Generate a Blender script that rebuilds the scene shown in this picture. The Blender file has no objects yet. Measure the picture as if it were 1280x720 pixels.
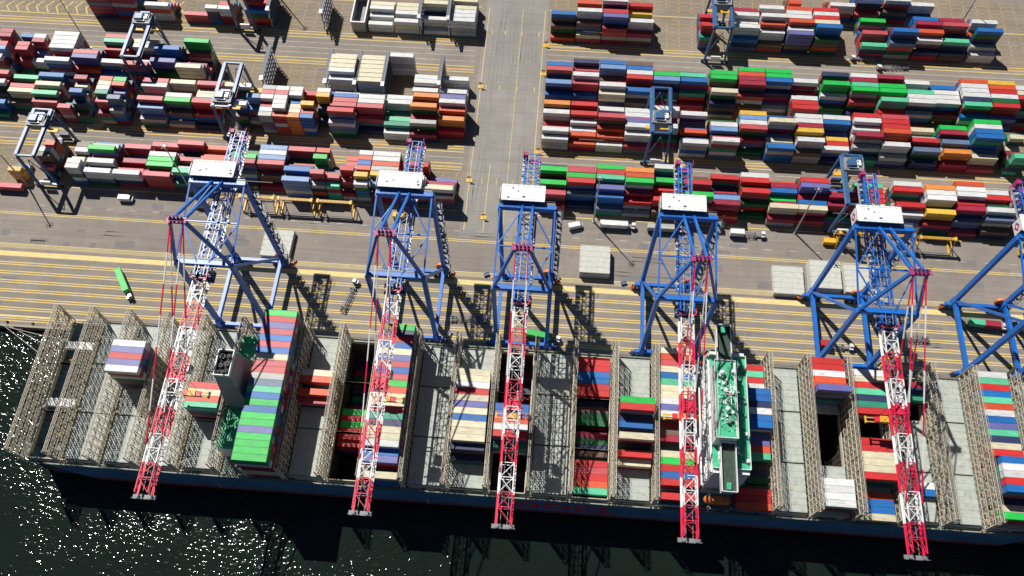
import bpy, math, random
from mathutils import Vector, Matrix
R = random.Random(7)
scene = bpy.context.scene
col = scene.collection

# ------------------------------------------------------------------ helpers
class MB:
    """collects shapes; build() links them as one mesh object"""
    def __init__(s): s.v = []; s.f = []; s.m = []
    def quad(s, pts, m=0):
        n = len(s.v); s.v += [tuple(p) for p in pts]
        s.f.append(tuple(range(n, n+len(pts)))); s.m.append(m)
    def box(s, x0, x1, y0, y1, z0, z1, m=0):
        n = len(s.v)
        s.v += [(x0,y0,z0),(x1,y0,z0),(x1,y1,z0),(x0,y1,z0),(x0,y0,z1),(x1,y0,z1),(x1,y1,z1),(x0,y1,z1)]
        for q in ((3,2,1,0),(4,5,6,7),(0,1,5,4),(1,2,6,5),(2,3,7,6),(3,0,4,7)):
            s.f.append(tuple(n+i for i in q)); s.m.append(m)
    def bar(s, a, b, w, h=None, m=0, up=(0,0,1)):
        h = h or w; a = Vector(a); b = Vector(b); d = (b-a).normalized(); u = Vector(up)
        if abs(d.dot(u)) > .98: u = Vector((0,1,0))
        sx = d.cross(u).normalized(); sy = sx.cross(d).normalized()
        n = len(s.v)
        for p in (a, b):
            for i, j in ((-1,-1),(1,-1),(1,1),(-1,1)):
                s.v.append(tuple(p + sx*(i*w/2) + sy*(j*h/2)))
        for q in ((3,2,1,0),(4,5,6,7),(0,1,5,4),(1,2,6,5),(2,3,7,6),(3,0,4,7)):
            s.f.append(tuple(n+i for i in q)); s.m.append(m)
    def tube(s, a, b, r, r2=None, n=8, m=0):
        r2 = r if r2 is None else r2
        a = Vector(a); b = Vector(b); d = (b-a).normalized(); u = Vector((0,0,1))
        if abs(d.dot(u)) > .98: u = Vector((0,1,0))
        sx = d.cross(u).normalized(); sy = sx.cross(d).normalized(); k = len(s.v)
        for p, rr in ((a, r), (b, r2)):
            for i in range(n):
                t = 2*math.pi*i/n; s.v.append(tuple(p + sx*math.cos(t)*rr + sy*math.sin(t)*rr))
        for i in range(n):
            j = (i+1) % n; s.f.append((k+i, k+j, k+n+j, k+n+i)); s.m.append(m)
        s.f.append(tuple(k+i for i in range(n-1,-1,-1))); s.m.append(m)
        s.f.append(tuple(k+n+i for i in range(n))); s.m.append(m)
    def sphere(s, c, r, n=10, m=0, sq=1.0):
        k = len(s.v); rings = n//2
        for i in range(rings+1):
            ph = math.pi*i/rings
            for j in range(n):
                t = 2*math.pi*j/n
                s.v.append((c[0]+r*math.sin(ph)*math.cos(t), c[1]+r*math.sin(ph)*math.sin(t), c[2]+r*sq*math.cos(ph)))
        for i in range(rings):
            for j in range(n):
                jj = (j+1) % n
                s.f.append((k+i*n+j, k+(i+1)*n+j, k+(i+1)*n+jj, k+i*n+jj)); s.m.append(m)
    def mesh(s, name, mats):
        me = bpy.data.meshes.new(name); me.from_pydata(s.v, [], s.f)
        mats = mats if isinstance(mats, (list, tuple)) else [mats]
        for mt in mats: me.materials.append(mt)
        me.polygons.foreach_set('material_index', s.m)
        me.update(); return me
    def build(s, name, mats, parent=None, loc=None):
        o = bpy.data.objects.new(name, s.mesh(name, mats)); col.objects.link(o)
        if parent: o.parent = parent
        if loc: o.location = loc
        return o

def tag(o, label=None, cat=None, group=None, kind=None):
    if label: o['label'] = label
    if cat: o['category'] = cat
    if group: o['group'] = group
    if kind: o['kind'] = kind
    return o
def empty(name, loc, rz=0.0):
    o = bpy.data.objects.new(name, None); col.objects.link(o); o.location = loc; o.rotation_euler = (0,0,rz); o.empty_display_size = 1
    return o
KIDS = {}
def kids(o): return [c for c in bpy.data.objects if c.parent is o]
def copy_tree(o, parent=None):
    c = o.copy(); col.objects.link(c)
    if parent: c.parent = parent
    for ch in kids(o): copy_tree(ch, c)
    return c
ORD = ['first','second','third','fourth','fifth','sixth','seventh','eighth','ninth','tenth','eleventh','twelfth','thirteenth','fourteenth','fifteenth','sixteenth','seventeenth','eighteenth','nineteenth','twentieth','twenty-first','twenty-second','twenty-third','twenty-fourth','twenty-fifth','twenty-sixth']

# ------------------------------------------------------------------ materials
def lin(c): 
    return tuple(((x/255)/12.92 if x/255 <= .04045 else (((x/255)+.055)/1.055)**2.4) for x in c)
def pmat(name, rgb, rough=.6, var=.18, scale=.6, metal=0.0, rand=0.0, dirt=None, stretch=None, bump=0.0, spec=.5):
    m = bpy.data.materials.new(name); m.use_nodes = True; nt = m.node_tree; N = nt.nodes; L = nt.links
    b = N['Principled BSDF']; b.inputs['Roughness'].default_value = rough; b.inputs['Metallic'].default_value = metal
    b.inputs['Specular IOR Level'].default_value = spec
    tc = N.new('ShaderNodeTexCoord'); mp = N.new('ShaderNodeMapping'); L.new(tc.outputs['Object'], mp.inputs[0])
    if stretch: mp.inputs['Scale'].default_value = stretch
    n1 = N.new('ShaderNodeTexNoise'); n1.inputs['Scale'].default_value = scale; n1.inputs['Detail'].default_value = 6; n1.inputs['Roughness'].default_value = .65
    L.new(mp.outputs[0], n1.inputs['Vector'])
    if rand:
        oi = N.new('ShaderNodeObjectInfo'); ad = N.new('ShaderNodeVectorMath'); ad.operation = 'ADD'; sc = N.new('ShaderNodeVectorMath'); sc.operation = 'SCALE'
        cx = N.new('ShaderNodeCombineXYZ'); L.new(oi.outputs['Random'], cx.inputs[0]); L.new(oi.outputs['Random'], cx.inputs[1]); sc.inputs['Scale'].default_value = 200
        L.new(cx.outputs[0], sc.inputs[0]); L.new(mp.outputs[0], ad.inputs[0]); L.new(sc.outputs[0], ad.inputs[1]); L.new(ad.outputs[0], n1.inputs['Vector'])
    mr = N.new('ShaderNodeMapRange'); mr.inputs['From Min'].default_value = .3; mr.inputs['From Max'].default_value = .7
    mr.inputs['To Min'].default_value = 1-var; mr.inputs['To Max'].default_value = 1+var; L.new(n1.outputs['Fac'], mr.inputs['Value'])
    val = mr.outputs[0]
    if rand:
        m2 = N.new('ShaderNodeMapRange'); m2.inputs['To Min'].default_value = 1-rand; m2.inputs['To Max'].default_value = 1+rand; L.new(oi.outputs['Random'], m2.inputs['Value'])
        mu = N.new('ShaderNodeMath'); mu.operation = 'MULTIPLY'; L.new(val, mu.inputs[0]); L.new(m2.outputs[0], mu.inputs[1]); val = mu.outputs[0]
    vm = N.new('ShaderNodeVectorMath'); vm.operation = 'SCALE'; vm.inputs[0].default_value = rgb; L.new(val, vm.inputs['Scale'])
    out = vm.outputs[0]
    if dirt:
        n2 = N.new('ShaderNodeTexNoise'); n2.inputs['Scale'].default_value = dirt[2]; n2.inputs['Detail'].default_value = 8; n2.inputs['Roughness'].default_value = .7
        L.new(n1.inputs['Vector'].links[0].from_socket, n2.inputs['Vector'])
        rp = N.new('ShaderNodeMapRange'); rp.inputs['From Min'].default_value = dirt[3]; rp.inputs['From Max'].default_value = dirt[3]+.14; rp.inputs['To Max'].default_value = dirt[1]
        L.new(n2.outputs['Fac'], rp.inputs['Value'])
        mx = N.new('ShaderNodeMix'); mx.data_type = 'RGBA'; L.new(rp.outputs[0], mx.inputs['Factor']); L.new(out, mx.inputs['A']); mx.inputs['B'].default_value = (*dirt[0], 1)
        out = mx.outputs['Result']
    L.new(out, b.inputs['Base Color'])
    if bump:
        bp = N.new('ShaderNodeBump'); bp.inputs['Strength'].default_value = bump; bp.inputs['Distance'].default_value = .05
        L.new(n1.outputs['Fac'], bp.inputs['Height']); L.new(bp.outputs[0], b.inputs['Normal'])
    return m

CC = {'r':(208,48,50),'m':(168,36,68),'p':(205,82,92),'o':(236,146,68),'O':(222,88,52),'y':(232,190,72),'w':(226,228,228),'c':(226,218,188),
      'e':(186,188,184),'g':(28,200,84),'G':(16,104,58),'t':(52,152,124),'a':(96,208,164),'b':(24,112,190),'l':(118,158,212),'n':(44,56,98),'s':(104,126,156),'v':(108,110,176),'k':(116,92,82)}
CN = {'r':'bright red','m':'dark crimson','p':'faded pinkish red','o':'light orange','O':'orange red','y':'yellow','w':'white','c':'cream','e':'pale grey','g':'bright green',
      'G':'dark green','t':'sea green','a':'mint green','b':'strong blue','l':'light blue','n':'navy blue','s':'slate blue','v':'violet blue','k':'brown'}
KEYS = list(CC)
CM = {k: pmat('paint_'+CN[k].replace(' ','_'), tuple(.86*x for x in lin(v)), rough=.5, var=.16, scale=.55, rand=.14,
              dirt=((.17,.11,.08), .6, .8, .56), stretch=(.45,1.6,1.6)) for k, v in CC.items()}
M_dark = pmat('container_gasket_dark', (.05,.05,.055), .7)
M_alu = pmat('galvanised_steel', (.45,.46,.47), .45, .15, 1.5, metal=.3)
M_blue = pmat('crane_blue_paint', (.009,.145,.54), .40, .16, .35, dirt=((.05,.07,.11), .5, 1.0, .60))
M_navy = pmat('crane_navy_wall', (.02,.04,.13), .5)
M_red = pmat('crane_red_paint', (.68,.014,.065), .45, .16, .5, dirt=((.25,.03,.05), .5, 1.0, .58))
M_white = pmat('crane_white_paint', (.80,.80,.80), .4, .08, .5, dirt=((.35,.3,.25), .4, 1.0, .62))
M_roof = pmat('house_roof_white', (.80,.83,.80), .6, .06, .3, dirt=((.5,.5,.45), .5, .6, .6))
M_grey = pmat('machinery_grey', (.22,.23,.25), .5, .2, 1)
M_black = pmat('black_rubber', (.025,.025,.028), .8)
M_yel = pmat('safety_yellow', (.75,.42,.03), .5, .12, 1, dirt=((.2,.12,.05), .5, 1.5, .58))
M_orange = pmat('safety_orange', (.72,.20,.03), .5, .12, 1)
M_magenta = pmat('magenta_platform', (.42,.03,.16), .5)
M_lash = pmat('lashing_bridge_tan', (.66,.59,.45), .6, .22, .8, dirt=((.28,.13,.07), .6, .8, .57))
M_lashg = pmat('lashing_grating', (.21,.20,.175), .7, .3, 1.2)
M_hatch = pmat('hatch_cover_grey', (.42,.46,.43), .65, .13, .35, dirt=((.33,.27,.19), .6, .6, .52))
M_deck = pmat('deck_green_grey', (.16,.22,.21), .7, .2, .5, dirt=((.18,.10,.07), .5, .6, .6))
M_hull = pmat('hull_navy_paint', (.09,.21,.33), .45, .18, .12, dirt=((.07,.04,.035), .45, .25, .62))
M_boot = pmat('boot_topping_red', (.30,.05,.045), .55, .25, .3)
M_hull2 = pmat('hull_plate_seam', (.045,.11,.19), .5)
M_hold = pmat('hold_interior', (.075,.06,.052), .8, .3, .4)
M_super = pmat('superstructure_white', (.78,.80,.79), .45, .07, .4, dirt=((.45,.38,.3), .35, .8, .62))
M_green = pmat('deck_green_paint', (.045,.44,.24), .55, .2, .5, dirt=((.05,.14,.10), .6, .8, .56))
M_glass = pmat('window_glass_dark', (.02,.03,.04), .12, .1, 1)
M_funnel = pmat('funnel_grey_paint', (.36,.335,.315), .6, .12, .3)
M_letter = pmat('hull_lettering_red', (.80,.03,.05), .5, .1, .3)
M_slab = pmat('hatch_panel_pale', (.54,.55,.50), .75, .1, .5, dirt=((.33,.30,.25), .6, .8, .55))
M_rope = pmat('mooring_rope', (.5,.48,.42), .9)
M_rtg = pmat('yard_crane_steel', (.045,.125,.27), .35, .2, .5)
M_rack = pmat('reefer_rack_steel', (.16,.17,.20), .6, .2, 1)
M_cab = pmat('tractor_cab_white', (.72,.73,.72), .4, .06, 1)
M_haz = pmat('hazard_black', (.03,.03,.03), .6)

def ground_mat(name, base, warm, streak=.25):
    m = bpy.data.materials.new(name); m.use_nodes = True; nt = m.node_tree; N = nt.nodes; L = nt.links
    b = N['Principled BSDF']; b.inputs['Roughness'].default_value = .85; b.inputs['Specular IOR Level'].default_value = .25
    tc = N.new('ShaderNodeTexCoord')
    def noise(sc, stretch=(1,1,1), det=8, rough=.65):
        mp = N.new('ShaderNodeMapping'); mp.inputs['Scale'].default_value = stretch; L.new(tc.outputs['Object'], mp.inputs[0])
        n = N.new('ShaderNodeTexNoise'); n.inputs['Scale'].default_value = sc; n.inputs['Detail'].default_value = det; n.inputs['Roughness'].default_value = rough
        L.new(mp.outputs[0], n.inputs['Vector']); return n.outputs['Fac']
    def rng(v, a, b_, lo, hi):
        r = N.new('ShaderNodeMapRange'); r.inputs['From Min'].default_value = a; r.inputs['From Max'].default_value = b_; r.inputs['To Min'].default_value = lo; r.inputs['To Max'].default_value = hi
        L.new(v, r.inputs['Value']); return r.outputs[0]
    def mul(a, c):
        q = N.new('ShaderNodeMath'); q.operation = 'MULTIPLY'; L.new(a, q.inputs[0]); L.new(c, q.inputs[1]); return q.outputs[0]
    big = rng(noise(.018), .3, .7, .86, 1.12)
    mid = rng(noise(.12), .3, .7, .90, 1.10)
    st = rng(noise(.5, (.02,1,1)), .3, .75, 1-streak*.45, 1+streak*.45)
    fine = rng(noise(3.0), .3, .7, .93, 1.07)
    spots = rng(noise(.35, det=3), .66, .74, 1.0, .78)
    v = mul(mul(mul(big, mid), mul(st, fine)), spots)
    mx = N.new('ShaderNodeMix'); mx.data_type = 'RGBA'; L.new(noise(.05), mx.inputs['Factor']); mx.inputs['A'].default_value = (*base,1); mx.inputs['B'].default_value = (*warm,1)
    vm = N.new('ShaderNodeVectorMath'); vm.operation = 'SCALE'; L.new(mx.outputs['Result'], vm.inputs[0]); L.new(v, vm.inputs['Scale']); L.new(vm.outputs[0], b.inputs['Base Color'])
    return m
M_apron = ground_mat('apron_asphalt', (.238,.213,.193), (.282,.243,.205))
M_road = ground_mat('yard_road_concrete', (.27,.26,.245), (.30,.285,.26), .15)
M_pave = ground_mat('stacking_area_pavers', (.23,.195,.155), (.27,.225,.175), .3)
def line_mat(name, rgb, wear=.5):
    m = pmat(name, rgb, .8, .15, 1.0, dirt=((.25,.225,.21), .85, .9, wear), stretch=(.3,1,1)); return m
M_patch = pmat('asphalt_patch', (.195,.18,.178), .9, .2, .8, dirt=((.22,.2,.19), .8, .5, .5))
M_joint = pmat('paving_joint', (.15,.14,.135), .9, .2, .8, dirt=((.23,.21,.20), .9, .4, .5))
M_track = pmat('tyre_track_rubber', (.195,.18,.178), .85, .15, .6, dirt=((.25,.235,.23), 1.0, .5, .5))
M_ly = line_mat('line_yellow_worn', (.70,.52,.16), .57)
M_lyb = line_mat('line_yellow_bold', (.72,.58,.25), .64)
M_lo = line_mat('line_ochre', (.56,.38,.12), .56)
M_lw = line_mat('line_white_worn', (.60,.58,.52), .50)
M_rail = pmat('rail_rust', (.16,.09,.06), .5)
M_conc = pmat('quay_concrete', (.36,.30,.24), .85, .15, .4)

# ------------------------------------------------------------------ ground, water
g = MB(); g.quad([(-2500,135.5,0),(2500,135.5,0),(2500,3000,0),(-2500,3000,0)])
tag(g.build('quay_ground', M_apron), kind='structure')
w = MB(); w.box(-2500,2500,135.5,136.6,-9,-.004)
tag(w.build('quay_wall', M_conc), 'concrete quay wall face above the dark water', 'wall', kind='structure')
w = MB(); w.quad([(-2500,-3000,-2.5),(2500,-3000,-2.5),(2500,135.5,-2.5),(-2500,135.5,-2.5)])
mw = bpy.data.materials.new('harbour_water'); mw.use_nodes = True; nt = mw.node_tree; N = nt.nodes; L = nt.links
b = N['Principled BSDF']; b.inputs['Base Color'].default_value = (.009,.015,.012,1); b.inputs['Roughness'].default_value = .075; b.inputs['IOR'].default_value = 1.33
tc = N.new('ShaderNodeTexCoord')
def wn(sc, st, det, rot=0):
    mp = N.new('ShaderNodeMapping'); mp.inputs['Scale'].default_value = st; mp.inputs['Rotation'].default_value = (0,0,rot); L.new(tc.outputs['Object'], mp.inputs[0])
    n = N.new('ShaderNodeTexNoise'); n.inputs['Scale'].default_value = sc; n.inputs['Detail'].default_value = det; n.inputs['Roughness'].default_value = .55; L.new(mp.outputs[0], n.inputs['Vector']); return n.outputs['Fac']
a1 = wn(.38, (1,1.6,1), 2, .35); a2 = wn(1.05, (1,1.4,1), 1, -.25)
ma = N.new('ShaderNodeMath'); ma.operation = 'MULTIPLY_ADD'; L.new(a2, ma.inputs[0]); ma.inputs[1].default_value = .30; L.new(a1, ma.inputs[2])
bp = N.new('ShaderNodeBump'); bp.inputs['Strength'].default_value = 1.0; bp.inputs['Distance'].default_value = .40; L.new(ma.outputs[0], bp.inputs['Height']); L.new(bp.outputs[0], b.inputs['Normal'])
pr = N.new('ShaderNodeMapRange'); pr.inputs['From Min'].default_value = .35; pr.inputs['From Max'].default_value = .62; pr.inputs['To Min'].default_value = .55; pr.inputs['To Max'].default_value = 1.0
L.new(wn(.035, (1,1.6,1), 3, .5), pr.inputs['Value']); L.new(pr.outputs[0], bp.inputs['Strength'])
tag(w.build('harbour_water', mw), kind='structure')

# paved areas as thin sheets above the ground
def sheet(name, rects, z, mat):
    s = MB()
    for x0,x1,y0,y1 in rects: s.quad([(x0,y0,z),(x1,y0,z),(x1,y1,z),(x0,y1,z)])
    return tag(s.build(name, mat), kind='structure')
sheet('central_road', [(-40.5,-8.5,192,1200)], .004, M_road)
BL = {'A':(207.2,227.3),'C':(242.0,261.8),'B':(265.4,285.2),'D':(308.6,328.3),'E':(331.8,351)}
XR = (-8.0, 232); XL = (-300, -43.0)
sheet('stacking_area', [(x0,x1,y0-.8,y1+.8) for (y0,y1) in BL.values() for (x0,x1) in (XR, XL)], .004, M_pave)
# painted quay lanes
s = []
for yc in (165.3,160.9,156.6,152.3,148.0,143.8): s += [(-420,420,yc-.76,yc-.3),(-420,420,yc+.3,yc+.76)]
s += [(-420,420,139.1,139.5),(-420,420,138.0,138.4),(-420,420,190.1,190.45),(-420,420,191.0,191.35)]
sheet('quay_lane_lines', s, .008, M_ly)
sheet('crane_track_band', [(-420,420,168.9,171.3),(-420,420,140.0,140.8)], .008, M_lyb)
s = [(-420,420,174.9,175.2)]
for i in range(7): s.append((-420,420,172.95+i*.27,173.05+i*.27))
sheet('crane_track_edge_lines', s, .008, M_lyb)
s = MB()
for y in (172.2,141.5,136.9): s.box(-420,420,y-.09,y+.09,-.05,.02)
tag(s.build('crane_rail', M_rail), kind='structure')
s = MB(); s.box(-420,420,135.5,136.3,0,.28); tag(s.build('quay_kerb', M_conc), kind='structure')
# yard lanes
yl, wl, ob = [], [], []
for x0,x1 in (XR, XL):
    for y in (239.9, 229.6, 288.0, 305.6, 262.2): ob.append((x0,x1,y-.45,y+.45))
    for y in (238.2, 231.6, 290.0, 303.6, 241.3, 286.4, 307.3, 228.2, 206.0, 329.9): yl.append((x0,x1,y-.22,y+.22))
    for y in (234.9, 296.8, 293.4, 300.2, 263.6): wl.append((x0,x1,y-.1,y+.1))
sheet('yard_lane_bands', ob, .012, M_lo); sheet('yard_lane_lines', yl, .012, M_ly); sheet('yard_centre_lines', wl, .012, M_lw)
# slot marks inside the stacking areas (little yellow ticks between rows), cross-hatched box at the left, small road marks
tk = []
for nm,(y0,y1) in BL.items():
    for x0,x1 in (XR, XL):
        x = x0+3
        while x < x1:
            for i in range(7): tk.append((x-.16,x+.16,y0+1.2+i*2.68,y0+1.9+i*2.68))
            x += 6.3
sheet('slot_marks', tk, .016, M_ly)
sheet('slot_row_lines', [(x0,x1,y0+.1+i*2.67,y0+.22+i*2.67) for (y0,y1) in BL.values() for (x0,x1) in (XR,XL) for i in range(8)], .012, M_lo)
s = MB()
for i in range(24):
    x = -292+i*5.2
    if x > -196: break
    h = 6.5 + max(0,(x+292)/96*6)
    s.quad([(x,311,.012),(x+.7,311,.012),(x-1.6,311+h/2,.012),(x-2.3,311+h/2,.012)]); s.quad([(x-2.3,311+h/2,.012),(x-1.6,311+h/2,.012),(x+1.4,311+h,.012),(x+.7,311+h,.012)])
s.quad([(-300,310.2,.016),(-192,310.2,.016),(-192,310.7,.016),(-300,310.7,.016)])
s.quad([(-300,318.5,.016),(-205,324.0,.016),(-205,324.5,.016),(-300,319.0,.016)]); s.quad([(-205,324,.016),(-190,310,.016),(-189.2,310,.016),(-204.4,324.6,.016)])
tag(s.build('hatched_road_marking', M_ly), kind='structure')
s = []
for y in (276.5, 312): 
    for x in (-36,-29.5,-21,-12.5): s += [(x-.2,x+.2,y,y+2.6),(x-.55,x+.55,y+2.2,y+2.6)]
for x in (-38.9,-10.2): s += [(x,x+.3,196,330)]
for x in (-33,-26.5,-19): s.append((x,x+.25,221,224.5))
s += [(-30.3,-30.0,196,232),(-21.6,-21.4,196,330)]
sheet('central_road_marks', s, .012, M_ly)
Q = random.Random(3)
s = []
for _ in range(70):
    x = Q.uniform(-250,210); y = Q.uniform(174.5,200) if Q.random() < .75 else Q.uniform(142,170); w_ = Q.uniform(1.5,9); d_ = Q.uniform(.8,4); s.append((x,x+w_,y,y+d_))
sheet('asphalt_patches', s, .005, M_patch)
s = []
for y in (176.8,181.7,186.6,193.2): s.append((-420,420,y-.05,y+.05))
for k in range(60): s.append((-300+k*9.3,-299.92+k*9.3,173.5,200.5))
for k in range(30): s.append((-40,-9,192+k*7.1,192.1+k*7.1))
for x in (-32.5,-24.6,-16.7): s.append((x,x+.1,192,420))
sheet('paving_joints', s, .006, M_joint)
s = MB()
for _ in range(46):
    x = Q.uniform(-250,190); y = Q.choice((Q.uniform(175,200),Q.uniform(143,168))); L_ = Q.uniform(12,60); dy = Q.uniform(-2.5,2.5); n = 10; w_ = .32
    for off in (0,2.0):
        for i in range(n):
            u, v_ = i/n, (i+1)/n; f_ = lambda q: y+off+dy*(3*q*q-2*q*q*q)
            s.quad([(x+L_*u,f_(u),.007),(x+L_*v_,f_(v_),.007),(x+L_*v_,f_(v_)+w_,.007),(x+L_*u,f_(u)+w_,.007)])
for _ in range(10):
    x = Q.uniform(-38,-13); y = Q.uniform(200,300); L_ = Q.uniform(20,50); dx = Q.uniform(-2,2)
    for off in (0,2.0):
        for i in range(8):
            u, v_ = i/8, (i+1)/8; f_ = lambda q: x+off+dx*(3*q*q-2*q*q*q)
            s.quad([(f_(u),y+L_*u,.007),(f_(u)+.3,y+L_*u,.007),(f_(v_)+.3,y+L_*v_,.007),(f_(v_),y+L_*v_,.007)])
tag(s.build('tyre_tracks', M_track), kind='structure')
s = []
for i in range(46): s.append((-232+i*10.5,-229+i*10.5,195.4,195.62))
sheet('parking_ticks', s, .012, M_lw)

# ------------------------------------------------------------------ containers
TH = 2.65
def container_mb(L, hi=True):
    H = 2.59; W = 2.44; x = L/2; y = W/2; t = MB()
    t.box(-x+.07,x-.07,-y+.05,y-.05,.12,H-.07)
    for sx in (-1,1):
        for sy in (-1,1): 
            t.box(*sorted((sx*x,sx*(x-.16))),*sorted((sy*y,sy*(y-.16))),0,H)
    if hi:
        for sy in (-1,1):
            t.box(-x+.16,x-.16,*sorted((sy*y,sy*(y-.06))),.0,.16); t.box(-x+.16,x-.16,*sorted((sy*y,sy*(y-.06))),H-.10,H-.02)
            n = int(L/.56)
            for i in range(n):
                cx = -x+.35+i*(L-.7)/(n-1); t.box(cx-.13,cx+.13,*sorted((sy*(y-.05),sy*(y-.015))),.16,H-.10)
        n = int(L/.6)
        for i in range(n):
            cx = -x+.4+i*(L-.8)/(n-1); t.box(cx-.12,cx+.12,-y+.12,y-.12,H-.07,H-.035)
        for sx in (-1,1): t.box(*sorted((sx*x,sx*(x-.1))),-y+.16,y-.16,H-.14,H-.01); t.box(*sorted((sx*x,sx*(x-.1))),-y+.16,y-.16,0,.16)
        for yy in (-.85,-.38,.38,.85): t.bar((x-.03,yy,.15),(x-.03,yy,H-.12),.05,.05,1)
        for yy in (-.02,): t.box(x-.07,x-.055,yy-.02,yy+.02,.15,H-.12,1)
    else:
        for i in range(6):
            cx = -x+L*(i+.5)/6; t.box(cx-.5,cx+.5,-y+.02,y-.02,.14,H-.05)
    return t
CT = {(40,True):container_mb(12.19), (20,True):container_mb(6.06), (40,False):container_mb(12.19,False), (20,False):container_mb(6.06,False)}
CME = {}
def cmesh(L, k):
    if (L,k) not in CME: CME[(L,k)] = CT[(L,True)].mesh('shipping_container', [CM[k], M_dark])
    return CME[(L,k)]
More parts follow.
